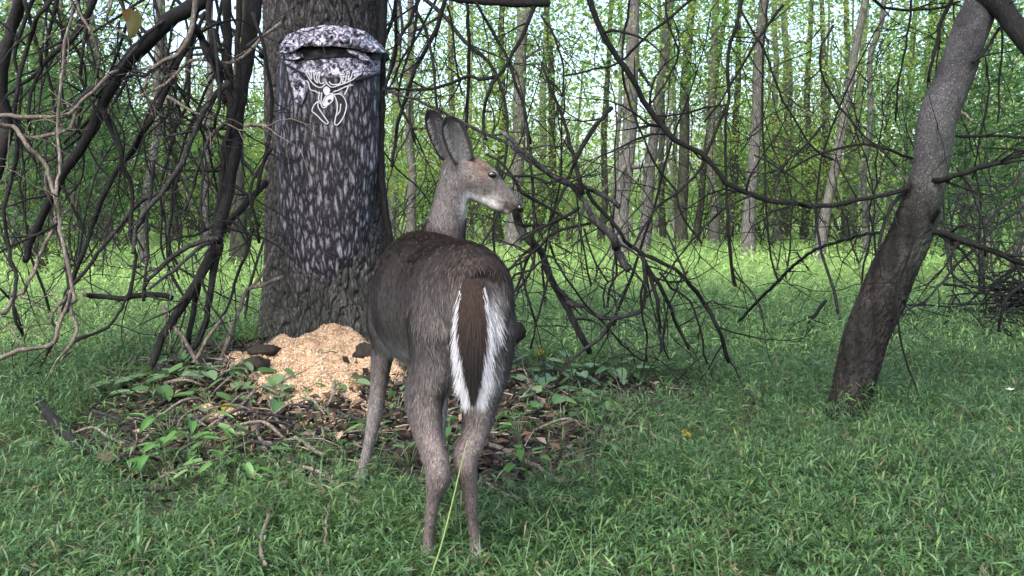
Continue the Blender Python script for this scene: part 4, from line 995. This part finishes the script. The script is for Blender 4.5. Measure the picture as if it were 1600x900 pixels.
# dead fallen tree top behind the deer
dead = empty('fallen_tree_top', gpt(905, 545)); tag(dead, 'fallen dead tree top with bare grey limbs resting in the meadow edge', 'dead tree')
dt = [([(598, 138), (630, 150), (670, 165), (720, 190), (750, 205), (790, 222), (826, 250), (856, 270), (885, 287), (912, 292), (945, 306), (969, 325)], 5.3, 5.0, 4, 8, M_GREY, 8), ([(785, 205), (826, 243), (856, 268), (885, 285), (908, 305), (918, 325), (930, 345), (950, 365), (963, 382), (968, 400), (982, 421)], 5.0, 4.9, 7, 12, M_GREY, 6),
      ([(926, 338), (942, 355), (958, 372), (962, 388)], 4.88, 4.88, 13, 13, M_GREY, 0), ([(917, 298), (940, 330), (965, 355), (976, 376), (1000, 395), (1020, 403), (1055, 421), (1079, 445), (1100, 475), (1121, 509), (1133, 549), (1138, 565)], 4.95, 5.3, 6, 7, M_BLACK, 7),
      ([(1000, 393), (1012, 420), (1030, 445), (1045, 475), (1058, 510), (1078, 546)], 4.95, 5.2, 8, 5, M_BLACK, 5), ([(1003, 400), (1015, 430), (1026, 470), (1033, 520), (1035, 550)], 4.95, 5.1, 7, 5, M_DARK, 4), ([(806, 320), (810, 350), (825, 375), (845, 392), (855, 420), (865, 445), (880, 470), (895, 500), (910, 530), (921, 550)], 4.95, 5.3, 13, 10, M_GREY, 7),
      ([(884, 474), (910, 478), (930, 490), (955, 497), (985, 492), (1000, 485), (1008, 470), (1008, 435), (1005, 405)], 5.1, 5.0, 8, 6, M_GREY, 4), ([(960, 498), (945, 520), (925, 540), (900, 556), (884, 569)], 5.1, 5.2, 7, 5, M_GREY, 3),
      ([(956, 167), (940, 186), (920, 210), (905, 240), (890, 275), (880, 300), (865, 330), (858, 350)], 5.0, 4.9, 7, 4, M_BLACK, 4), ([(846, 100), (860, 140), (880, 185), (890, 225), (898, 250), (905, 280), (911, 305)], 5.0, 4.95, 4, 8, M_DARK, 6),
      ([(906, 325), (880, 340), (850, 355), (830, 362), (814, 376)], 4.9, 4.85, 6, 4, M_BLACK, 4), ([(922, 350), (890, 355), (860, 370), (830, 396), (810, 412), (795, 422), (775, 434)], 4.9, 4.8, 5, 4, M_BLACK, 6), ([(822, 190), (830, 260), (832, 300), (835, 350), (828, 395), (815, 430), (800, 465), (788, 505)], 4.95, 4.9, 5, 4, M_DARK, 6),
      ([(858, 380), (870, 410), (890, 440), (910, 470), (940, 500), (960, 525), (990, 555), (1010, 566)], 4.9, 5.2, 4, 3, M_BLACK, 4), ([(905, 355), (915, 400), (923, 447)], 4.9, 4.9, 3.5, 3, M_DARK, 2), ([(913, 360), (925, 400), (950, 442)], 4.9, 4.9, 3.5, 3, M_DARK, 2), ([(985, 415), (960, 435), (946, 446), (943, 482)], 4.9, 4.9, 3, 3, M_DARK, 2),
      ([(810, 398), (818, 440), (828, 475), (838, 510)], 4.9, 5.0, 4, 4, M_DARK, 4), ([(858, 432), (846, 475), (838, 506), (827, 545)], 4.95, 5.0, 4, 3, M_DARK, 4), ([(776, 262), (800, 276), (830, 275), (856, 286)], 4.9, 4.9, 4, 5, M_BLACK, 4), ([(1005, 440), (1000, 480), (1010, 520), (1010, 562)], 5.0, 5.2, 4, 3, M_BLACK, 3),
      ([(1030, 425), (1050, 450), (1078, 470), (1095, 520), (1104, 568)], 5.1, 5.3, 4, 3, M_BLACK, 3), ([(780, 460), (805, 430), (830, 420), (858, 400)], 4.85, 4.9, 4, 4, M_DARK, 4), ([(760, 240), (790, 260), (815, 300), (850, 320), (890, 345)], 4.95, 4.9, 4, 5, M_BLACK, 6), ([(1045, 560), (1035, 530), (1045, 480), (1062, 440), (1075, 425)], 5.3, 5.2, 3, 3, M_BLACK, 3)]
for pts, a, b_, w0, w1, mm, tw in dt:
    sub(dead, 'dead_limb', mm, pts, a, b_, w0, w1, tw=tw, tl=.4, jit=.05)
one('stub_log', 'short dark log end lying beside the deer rump', 'log', M_DARK, [(770, 528), (798, 520), (806, 519)], 5.6, 5.2, 34, 33, sides=12, jit=0)

# ------------------------------------------------------------------ the leaning tree
ln = empty('leaning_tree', gpt(1322, 655)); tag(ln, 'crooked leaning tree with smooth grey upper bark and rough dark foot', 'tree')
pts = [(1316, 690, 60), (1322, 650, 62), (1330, 610, 62), (1344, 560, 66), (1360, 510, 70), (1380, 460, 76), (1408, 400, 74), (1430, 345, 68), (1446, 300, 60), (1454, 260, 56), (1460, 215, 60), (1468, 180, 62), (1486, 130, 62), (1504, 85, 62), (1520, 40, 62), (1534, 0, 54), (1550, -60, 50), (1572, -160, 46), (1590, -300, 40)]
YL = gpt(1322, 655).y
P = np.array([at(x, y, YL + .12 * (690 - y) / 700) for x, y, w_ in pts]); rr = np.array([w_ / F * YL / 2 for *_, w_ in pts])
P, rr = spline(P, rr * .93, .010)
V, q, hg, A_, S_ = bark_trunk(P, rr, 120, .03, .06, .017 - .0125 * np.clip((P[:, 2] - .8) / .4, 0, 1), lambda A, S: 1 + .05 * np.sin(2 * A + S * 6) + .04 * np.sin(S * 17 + A), 3)
hz = V[:, 2]; smooth_up = np.clip((hz - .95) / .3, 0, 1)
cen = np.repeat(P, 120, axis=0); V = cen + (V - cen) * (1 - .0 * smooth_up[:, None])
cc = ((.03 + .5 * hg ** 1.6)[:, None] * (.7 + .5 * np.sin(V[:, 2] * 23 + A_ * 3) * np.sin(A_ * 5 + V[:, 2] * 9))[:, None] * (1 - smooth_up[:, None]) * np.array([1, .9, .82]) + smooth_up[:, None] * (.4 + .6 * hg)[:, None] * np.array([.97, .97, 1.0]))
side = (V - cen); rightward = side[:, 0] / (np.linalg.norm(side, axis=1) + 1e-6)  # how far each point faces right, where the bark is greenish
mossl = np.clip((hz - .5) / .2, 0, 1) * np.clip(1 - (hz - 1.2) / .4, 0, 1) * np.clip(rightward * .8 + .3, 0, 1)
cc = cc * (1 - .5 * mossl[:, None]) + .5 * mossl[:, None] * np.array([.75, 1.0, .65])
nzv = np.array([mnoise.fractal(Vector(v) * 5.5, 1.0, 2.0, 4) for v in V]); cc = cc * np.clip(.95 + .75 * nzv, .25, 1.6)[:, None]
link('trunk', build_mesh('trunk', V, q, cc), M_LEAN, ln)
sub(ln, 'branch', M_BLACK, [(1424, 290), (1400, 300), (1340, 312), (1300, 321), (1250, 320), (1200, 312), (1165, 300), (1135, 285), (1115, 260), (1095, 240), (1065, 225), (1045, 210), (1025, 185), (1005, 155), (985, 120), (968, 95), (950, 65), (935, 35), (918, -10), (910, -60)], YL, 4.6, 7, 10, tw=12, tl=.55, jit=.02, sides=9)
sub(ln, 'branch', M_BLACK, [(1458, 284), (1490, 275), (1530, 262), (1560, 254), (1600, 236), (1640, 215)], YL, YL - .2, 9, 6, tw=7, tl=.5, sides=8)
sub(ln, 'branch', M_BLACK, [(1444, 355), (1480, 367), (1520, 380), (1560, 396), (1605, 414), (1660, 430)], YL, YL - .2, 11, 9, tw=8, tl=.5, sides=9)
sub(ln, 'branch', M_DARK, [(1425, 292), (1402, 310), (1386, 335), (1378, 365), (1372, 392)], YL, YL - .1, 7, 5, tw=3)
sub(ln, 'branch', M_DARK, [(1520, 97), (1540, 78), (1555, 55), (1566, 38)], YL, YL + .1, 6, 5, tw=2)
sub(ln, 'bough', M_DARK, [(1536, -14), (1565, 12), (1590, 45), (1616, 80), (1660, 150)], YL + .08, YL - .1, 34, 30, tw=3, sides=12)
sub(ln, 'branch', M_PALE, [(1478, 163), (1500, 172), (1519, 190)], YL, YL + .05, 6, 4)
sub(ln, 'branch', M_DARK, [(1470, 213), (1520, 213), (1570, 213), (1630, 215)], YL + .1, YL + .3, 5, 4, tw=3)
sub(ln, 'branch', M_DARK, [(1448, 350), (1460, 338), (1466, 325)], YL - .03, YL - .08, 14, 6)
for k in range(8):
    i = int(R.integers(int(len(P) * .86), len(P))); d = randdir((.0, .15, 2.6), 1); p = P[i].copy(); ps = [p.copy()]
    for s in range(9): d = d + R.normal(0, .12, 3) + np.array([0, 0, .06]); d /= np.linalg.norm(d); p = p + d * .4; ps.append(p.copy())
    mb = MB(); ps = np.array(ps); r_ = np.linspace(.035, .008, 10); mb.tube(ps, r_, 6, .1); twigs(mb, ps, r_, 5, .9, 1, 0); mb.obj('branch', M_DARK, ln)
cw = cloud_mesh('crown', 2.6, -1.5, 2.4, 150, 20, .12, MG + YG, .4, .1); cw.materials.append(M_LEAF)
o = link('crown', cw, None, ln); o.location = (float(P[-1][0]), float(P[-1][1]), float(P[-1][2]) + 2.4)

# thin branches over the meadow
thin = [([(1095, -15), (1050, 25), (1020, 50), (985, 80), (970, 97), (930, 108), (880, 118)], 5, 3), ([(1163, -15), (1150, 40), (1140, 70), (1137, 110), (1137, 162), (1125, 190), (1110, 225), (1095, 260), (1085, 276), (1060, 300), (1030, 320), (1015, 340), (1000, 365), (988, 388)], 6, 4), ([(1225, 8), (1190, 50), (1170, 85), (1150, 118), (1125, 160), (1100, 190)], 5, 3),
        ([(1137, 163), (1100, 170), (1060, 178), (1022, 181)], 3.5, 3), ([(1155, 12), (1180, 55), (1195, 82), (1210, 120), (1222, 157), (1238, 180), (1262, 222), (1300, 250)], 4, 3), ([(985, -10), (975, 60), (972, 100), (980, 150), (999, 200), (1012, 235), (1033, 269), (1057, 296), (1060, 325), (1081, 360), (1097, 380)], 4, 3.5),
        ([(1172, 304), (1130, 325), (1110, 345), (1090, 365), (1070, 390), (1055, 410), (1036, 440)], 4, 3), ([(1138, 160), (1133, 200), (1135, 300), (1138, 370), (1145, 430), (1149, 448)], 4, 6), ([(1200, 0), (1192, 90), (1192, 200), (1195, 260), (1198, 330), (1205, 400), (1217, 440)], 3.5, 3.5), ([(1378, 363), (1340, 369), (1300, 380), (1270, 392), (1240, 415), (1215, 440), (1180, 475), (1145, 512)], 5, 5),
        ([(1430, 350), (1420, 400), (1405, 440), (1403, 490), (1410, 540), (1425, 590), (1436, 617)], 4, 3), ([(1290, 190), (1260, 225), (1230, 250), (1215, 275)], 4, 3), ([(1430, 250), (1390, 235), (1350, 226), (1310, 232), (1270, 245), (1230, 268)], 5, 3), ([(1180, 240), (1220, 265), (1255, 290), (1275, 330)], 3, 3), ([(1360, -10), (1380, 10), (1420, 15), (1470, 12), (1500, 2)], 5, 4),
        ([(1425, -10), (1420, 40), (1412, 90), (1402, 140), (1398, 190)], 4, 3), ([(1490, -10), (1470, 40), (1458, 90), (1450, 130)], 7, 5), ([(1290, 470), (1268, 500), (1252, 525)], 6, 4), ([(1270, 430), (1255, 410), (1245, 395)], 3, 3), ([(1040, -10), (1045, 40), (1060, 80), (1040, 130), (1010, 170)], 3.5, 3), ([(1300, 40), (1280, 90), (1300, 150), (1340, 200), (1400, 260)], 4, 3)]
for pts, w0, w1 in thin:
    y0 = rnd.uniform(4.6, 5.6); y1 = y0 + rnd.uniform(-.2, .2)
    if pts[-1] == (1145, 512): y0, y1 = YL, gpt(1145, 512).y
    if pts[0][0] in (1290, 1270) and pts[0][1] > 400: y0 = y1 = gpt(*max(pts, key=lambda q_: q_[1]), .05).y
    one('bare_branch', 'slim dark bare branch reaching over the open meadow', 'branch', M_BLACK if rnd.random() < .6 else M_DARK, pts, y0, y1, w0, w1, group='slim bare branches over the meadow', tw=rnd.randint(3, 8), tl=.45)
rt = [([(1605, 318), (1560, 350), (1520, 390), (1490, 420), (1465, 450), (1438, 478)], 5, 4), ([(1605, 300), (1570, 320), (1530, 360), (1500, 380), (1470, 400)], 4, 3), ([(1495, 262), (1520, 300), (1535, 345), (1540, 400)], 5, 4), ([(1560, 0), (1566, 60), (1562, 130), (1560, 190)], 4, 3), ([(1540, 90), (1545, 150), (1530, 220), (1520, 280)], 3, 3), ([(1500, 300), (1488, 340), (1490, 400), (1520, 440)], 4, 3), ([(1605, 440), (1570, 470), (1560, 520)], 6, 6), ([(1480, 420), (1500, 440), (1540, 455)], 4, 3), ([(1605, 260), (1575, 290), (1540, 310), (1500, 330)], 4, 3)]
for pts, w0, w1 in rt:
    y0 = rnd.uniform(6.2, 7.2); one('thicket_branch', 'thin crossing branch in the thicket behind the leaning tree', 'branch', M_GREY if rnd.random() < .5 else M_DARK, pts, y0, y0 + rnd.uniform(-.2, .2), w0, w1, group='thicket behind the leaning tree', tw=rnd.randint(4, 8), tl=.5)
bp = gpt(1575, 520); brush = MB()
for k in range(230):
    a = rnd.uniform(0, 6.28); r_ = abs(rnd.gauss(0, .55)); c = np.array([bp.x + .35 + r_ * math.cos(a), bp.y + .3 + r_ * math.sin(a), rnd.uniform(0, .55) * math.exp(-r_ ** 2 / .6)]); d = randdir((0, 0, .15), 1); d[2] *= .5; L = rnd.uniform(.3, 1.0)
    P_ = np.array([c - d * L / 2, c + R.normal(0, .03, 3), c + d * L / 2]); P_[:, 2] = np.maximum(P_[:, 2], .01); P2, r2 = spline(P_, np.linspace(rnd.uniform(.006, .014), .004, 3), .08); brush.tube(P2, r2, 5, .1)
o = brush.obj('brush_pile', M_DARK); tag(o, 'low dark heap of dead sticks at the meadow side behind the leaning tree', 'brush pile', None, 'stuff')
# twig haze of the undergrowth between brush and wood
for k in range(30):
    y = rnd.uniform(8, 15); x = rnd.uniform(-.5, .52) * y; mb = MB(); p = np.array([x, y, 0.]); ps = [p.copy()]; d = randdir((0, 0, 1), 2.2)
    for s in range(10): d = d + R.normal(0, .16, 3); d /= np.linalg.norm(d); p = p + d * rnd.uniform(.18, .34); ps.append(p.copy())
    ps = np.array(ps); r_ = np.linspace(.014, .004, 11); mb.tube(ps, r_, 5, .1); twigs(mb, ps, r_, 7, .8, 1, 0, .003)
    if abs(x) > 0: tag(mb.obj('bare_sapling', M_DARK if k % 2 else M_GREY), 'thin bare sapling standing in the meadow grass', 'sapling', 'bare saplings in the meadow')
# ------------------------------------------------------------------ grass, plants and litter
def grass(name, label, n, yr, stem_h, leafL, leafW, per, cols, slope=.56, pad=.9, lean=.5, dens_lit=.12):
    """stems with narrow leaves; fewer in the littered patch"""
    u = R.uniform(0, 1, n); y = np.sqrt(u * (yr[1] ** 2 - yr[0] ** 2) + yr[0] ** 2); x = R.uniform(-1, 1, n) * (y * slope + pad)
    lm = litter_mask(x, y); keep = R.uniform(size=n) > lm * (1 - dens_lit)
    keep &= ~((np.hypot(x - TX, y - TY) < TR * 1.1)) & ~(corn_h(x, y) > .004)
    # thin patches
    pt = np.sin(x * 2.3 + 1.2 * np.sin(y * 1.1)) * np.sin(y * 1.9 + x); keep &= R.uniform(size=n) < .72 + .35 * pt
    x, y = x[keep], y[keep]; n = len(x); z = gz(x, y)
    h = stem_h * R.uniform(.45, 1.3, n) * (1 + .25 * np.sin(x * 1.7) * np.cos(y * 1.3)); h *= 1 - .5 * litter_mask(x, y); h *= np.interp(y, [1.7, 2.9, 3.6, 4.6], [.42, .5, .75, 1.0])
    az = R.uniform(0, 6.283, n); ln_ = np.abs(R.normal(0, lean, n))
    top = np.stack([x + np.cos(az) * h * ln_, y + np.sin(az) * h * ln_, z + h], -1); bot = np.stack([x, y, z - .01], -1)
    k = R.uniform(.15, 1.0, (n, per)); P = bot[:, None] * (1 - k[..., None]) + top[:, None] * k[..., None]; P[..., 2] += .0
    P = P.reshape(-1, 3); N = len(P); a = R.uniform(0, 6.283, N); el = R.normal(.35, .45, N)
    d = np.stack([np.cos(a) * np.cos(el), np.sin(a) * np.cos(el), np.sin(el)], -1); sd_ = np.stack([-np.sin(a), np.cos(a), R.normal(0, .35, N)], -1)
    L = leafL * R.uniform(.55, 1.5, N)[:, None]; W = leafW * R.uniform(.7, 1.3, N)[:, None]
    mid = P + d * L * .45; tip = P + d * L * .92 + np.array([0, 0, -1.]) * L * R.uniform(.05, .5, (N, 1))
    V = np.stack([P, mid + sd_ * W / 2, tip, mid - sd_ * W / 2], 1).reshape(-1, 3)
    c = np.asarray(cols)[R.integers(0, len(cols), n)] * R.uniform(.65, 1.3, (n, 1)); c = np.repeat(c, per, axis=0) * R.uniform(.8, 1.2, (N, 1))
    mb = MB(); mb.add(V, np.arange(4 * N).reshape(-1, 4), None, np.repeat(c, 4, axis=0))
    # stems as thin blades
    s2 = np.stack([-np.sin(az), np.cos(az), np.zeros(n)], -1) * leafW * .16
    mb.add(np.stack([bot - s2, bot + s2, top], 1).reshape(-1, 3), None, np.arange(3 * n).reshape(-1, 3), np.repeat(c[::per] * .8, 3, axis=0))
    o = mb.obj(name, M_GRASS, None, False); tag(o, label, 'grass', None, 'stuff')
GN = [(.055, .115, .036), (.068, .135, .042), (.042, .095, .038), (.090, .160, .050), (.060, .125, .055), (.075, .14, .06), (.05, .105, .035), (.055, .115, .04), (.068, .135, .04)] * 2 + [(.13, .115, .06)]
GF = [(.20, .32, .105), (.23, .36, .115), (.165, .28, .09), (.26, .38, .115)]  # stiltgrass green, raised so the blade colour carries the open-sky brightness
grass('near_grass', 'dense dark-green leafy grass in front of and around the deer', 34000, (1.75, 6.5), .15, .062, .0062, 6, GN)
grass('foreground_grass', 'short thick grass right at the deer hind hooves', 15000, (1.8, 3.9), .15, .062, .0060, 6, GN)
grass('mid_grass', 'green leafy grass around the fallen tree top and leaning tree', 30000, (6.0, 12), .17, .075, .009, 5, GN[:2] + GF[:2], .56, .8)
grass('meadow_grass', 'bright green grass of the open meadow before the wood', 60000, (11, 42), .24, .16, .02, 4, GF, .58, 1)
# long single blades in the foreground
mb = MB()
for k in range(420):
    y = rnd.uniform(2.0, 6.8); x = rnd.uniform(-1, 1) * (y * .54 + .4)
    if litter_mask(x, y) > .5 or rnd.random() < .15: continue
    a = rnd.uniform(0, 6.28); L = rnd.uniform(.16, .38); d = np.array([math.cos(a) * .5, math.sin(a) * .5, 1.]); p = np.array([x, y, gzf(x, y)]); s = np.array([-math.sin(a), math.cos(a), 0]); w_ = rnd.uniform(.0012, .0022); V = []
    for i in range(7):
        f = i / 6; V += [p - s * w_ * (1 - f ** 2), p + s * w_ * (1 - f ** 2)]; d[2] -= .18 * f; d[:2] *= 1.12; p = p + d / np.linalg.norm(d) * L / 6
    mb.add(V, [(2 * i, 2 * i + 1, 2 * i + 3, 2 * i + 2) for i in range(6)], None, np.array(GN[rnd.randrange(9)]) * rnd.uniform(.9, 1.4))
tag(mb.obj('long_grass', M_GRASS, None, False), 'scattered long arching grass blades standing above the turf', 'grass', None, 'stuff')
# the pale bent blade crossing the deer's hind leg
mb = MB(); pa = [at(x, y, 2.62) for x, y in ((672, 905), (690, 850), (708, 780), (722, 720), (730, 688))]; Ps, rs = spline(np.array(pa), np.array([.0022, .002, .0018, .0014, .0006]), .02); mb.tube(Ps, rs, 4, 0, (.28, .36, .14))
tag(mb.obj('tall_grass_stalk', M_GRASS), 'single tall yellowish grass stalk crossing the deer hind legs', 'grass')

def litter():
    n = 9000; x = LC[0] + R.normal(0, LRX * .62, n); y = LC[1] + R.normal(0, LRY * .62, n); lm = litter_mask(x, y)
    keep = (R.uniform(size=n) < lm * .95 + .04) & (y > 2.2) & (corn_h(x, y) < .012); x, y = x[keep], y[keep]
    P = np.stack([x, y, gz(x, y) + R.uniform(.004, .028, len(x))], -1)
    pal = np.array([(.05, .034, .024), (.035, .027, .021), (.10, .065, .04), (.022, .018, .015), (.18, .14, .11), (.07, .05, .04), (.03, .023, .02)])[R.integers(0, 7, len(x))]
    V, q, C = leaf_quads(P, .05, .6, .5, .4, pal * .7, .3); mb = MB(); mb.add(V, q, None, C)
    o = mb.obj('leaf_litter', M_LITTER, None, False); tag(o, 'dark brown fallen leaves covering the bare ground under the feeder tree', 'leaf litter', None, 'stuff')
    mb = MB()
    for k in range(420):
        x = LC[0] + rnd.gauss(0, LRX * .55); y = LC[1] + rnd.gauss(0, LRY * .5)
        if litter_mask(x, y) < .25 or float(corn_h(np.array(x), np.array(y))) > .01: continue
        a = rnd.uniform(0, 6.28); L = rnd.uniform(.06, .3); c = np.array([x, y, gzf(x, y) + rnd.uniform(.006, .03)]); d = np.array([math.cos(a), math.sin(a), rnd.uniform(-.1, .25)])
        P2, r2 = spline(np.array([c - d * L / 2, c + R.normal(0, .012, 3), c + d * L / 2]), np.array([.0035, .003, .0018]) * rnd.uniform(.6, 1.2), .05)
        mb.tube(P2, r2, 4, .1, np.array([(.20, .165, .14), (.09, .075, .065), (.28, .23, .18), (.045, .038, .034)][rnd.randrange(4)]))
    o = mb.obj('litter_twigs', M_LITTER); tag(o, 'scatter of small broken twigs lying in the dark litter', 'twigs', None, 'stuff')
litter()
# broad-leaved ground plants: every large leaf is a part
def leaf_mesh(L, W, col, heart=True):
    rows = 7; V = []; C = []
    for i in range(rows):
        t = i / (rows - 1); w_ = W * math.sin(math.pi * min(1, (t * .9 + .1)) ** .75) ** .8 * (1.0 if t < 1 else 0)
        for s in (-1, -.5, 0, .5, 1): V.append((s * w_ / 2, L * (t - (.08 * abs(s) if heart and t < .2 else 0)), .10 * L * abs(s) - .25 * L * t * t + .01 * L * math.sin(9 * t + s))); C.append(np.array(col) * (1.15 if s == 0 else .95))
    q = [(i * 5 + j, i * 5 + j + 1, (i + 1) * 5 + j + 1, (i + 1) * 5 + j) for i in range(rows - 1) for j in range(4)]
    return build_mesh('leaf', np.array(V), np.array(q), np.array(C))
LM = [leaf_mesh(.085, .062, c) for c in ((.075, .15, .05), (.095, .17, .07), (.06, .13, .045), (.13, .20, .10))]
LN = [leaf_mesh(.075, .03, c, False) for c in ((.065, .16, .04), (.085, .18, .05))]
for me in LM + LN: me.materials.append(M_PLANT)
def plant(px, py, nl, size, pool, label, group, tall=.12, h=0.0):
    p = gpt(px, py, h); e = empty('ground_plant', (p.x, p.y, gzf(p.x, p.y))); tag(e, label, 'plant', group)
    mb = MB(); leaves = []
    for k in range(nl):
        a = rnd.uniform(0, 6.28); r_ = rnd.uniform(.02, .13) * size; hh = rnd.uniform(.3, 1) * tall
        tip = np.array([p.x + r_ * math.cos(a), p.y + r_ * math.sin(a), e.location.z + hh])
        mid = np.array([p.x + r_ * .4 * math.cos(a), p.y + r_ * .4 * math.sin(a), e.location.z + hh * .7])
        P2, r2 = spline(np.array([[p.x, p.y, e.location.z - .01], mid, tip]), np.array([.003, .002, .0015]), .03); mb.tube(P2, r2, 4, 0, (.08, .12, .05))
        leaves.append((tip, a))
    mb.obj('stem', M_PLANT, e)
    for tip, a in leaves:
        o = bpy.data.objects.new('leaf', pool[rnd.randrange(len(pool))]); COL.objects.link(o); o.parent = e; o.location = Vector(tip) - e.location
        s = size * rnd.uniform(.6, 1.15); o.scale = (s, s, s); o.rotation_euler = (rnd.uniform(-.45, .35), rnd.uniform(-.4, .4), a - math.pi / 2)
IV = [(215, 612), (250, 604), (285, 606), (318, 600), (240, 630), (390, 606), (355, 590), (300, 575), (415, 602), (440, 640), (330, 640)]
for px, py in IV: plant(px, py, 7, 1.15, LM, 'low ivy-like plant with rounded pale leaves below the twisted vine trunk', 'ivy below the vine trunk', .09)
for px, py in [(880, 590), (905, 612), (868, 600), (930, 588), (958, 594), (835, 585), (890, 640), (855, 640), (915, 655), (975, 600), (840, 615)]:
    plant(px, py, 7, 1.15, LM, 'low broad-leaved plant on the litter behind the deer', 'broad-leaved plants behind the deer', .10)
for px, py in [(300, 690), (265, 695), (340, 720), (310, 720), (260, 740), (385, 740), (360, 765)]:
    plant(px, py, 9, 1.1, LN, 'fresh green seedling with narrow leaves at the litter edge before the vines', 'seedlings at the litter edge', .13)
for px, py in [(640, 730), (700, 700), (810, 690), (770, 660), (820, 740), (585, 700), (620, 650)]:
    plant(px, py, 8, 1.0, LN, 'green seedling growing among the litter around the deer legs', 'seedlings around the deer legs', .12)
plant(494, 524, 7, .9, LN, 'green sprig growing right in front of the feeder spout', None, .16)
plant(487, 566, 5, .7, LN, 'small sprout poking out of the middle of the corn heap', None, .07)
plant(530, 610, 5, .8, LM, 'rounded dark leaves at the front edge of the corn heap', None, .06)
plant(470, 620, 5, .7, LN, 'small sprout at the front edge of the corn heap', None, .07)
plant(85, 712, 4, 1.0, LM, 'pale broad leaves in the grass beside the black stick', None, .08)
plant(60, 565, 4, 1.1, LM, 'pale broad leaf in the grass under the vines', None, .14)
# a few things of their own: fallen yellow leaves, pale blossoms, the dangling dead leaf
def lone_leaf(px, py, L, col, label, h=.05, Y=None, rot=(.6, .3, 0), nm='fallen_leaf'):
    me = leaf_mesh(L, L * .85, col); me.materials.append(M_PLANT); o = bpy.data.objects.new(nm, me); COL.objects.link(o)
    o.location = at(px, py, Y) if Y else gpt(px, py, h); o.rotation_euler = rot; tag(o, label, 'leaf')
lone_leaf(842, 556, .07, (.55, .42, .03), 'bright yellow leaf standing on the litter behind the deer', .02, None, (1.2, .2, .3))
lone_leaf(640, 634, .06, (.30, .20, .02), 'small yellow leaf beside the deer hind leg', .03)
lone_leaf(352, 642, .06, (.32, .22, .03), 'ochre leaf lying in the dark litter below the ivy', .02)
lone_leaf(1072, 682, .05, (.42, .30, .04), 'tiny yellow leaf lying in the grass', .05)
lone_leaf(1180, 620, .08, (.10, .055, .03), 'brown curled leaf lying in the grass near the leaning tree', .06)
lone_leaf(1526, 552, .05, (.50, .40, .05), 'small yellow leaf in the grass beyond the leaning tree', .08)
lone_leaf(160, 722, .07, (.16, .10, .08), 'reddish brown leaf lying at the end of the black stick', .02)
lone_leaf(205, 18, .13, (.075, .07, .02), 'large olive dead leaf caught on the diagonal limb', 0, 5.3, (-1.3, .2, -.5), 'caught_leaf')
lone_leaf(198, 16, .07, (.16, .075, .035), 'small orange-brown dead leaf caught above the diagonal limb', 0, 5.32, (-1.2, -.5, .4), 'caught_leaf')
def blossom(px, py, label):
    p = gpt(px, py, .17); e = empty('white_flower', (p.x, p.y, gzf(p.x, p.y))); tag(e, label, 'flower'); mb = MB(); mb.tube([(p.x, p.y, e.location.z), (p.x, p.y, p.z)], [.002, .0015], 4, 0, (.08, .14, .05)); mb.obj('stem', M_PLANT, e)
    for k in range(5):
        a = k * 1.256; d = np.array([math.cos(a), math.sin(a), .5]); s = np.array([-math.sin(a), math.cos(a), 0]); c = np.array(p); mb = MB()
        mb.add([c, c + d * .011 + s * .008, c + d * .02, c + d * .011 - s * .008], [(0, 1, 2, 3)], None, (.75, .72, .62)); mb.obj('petal', M_PLANT, e)
blossom(1373, 541, 'single white flower beside the leaning tree trunk'); blossom(1578, 610, 'single white flower in the open grass')
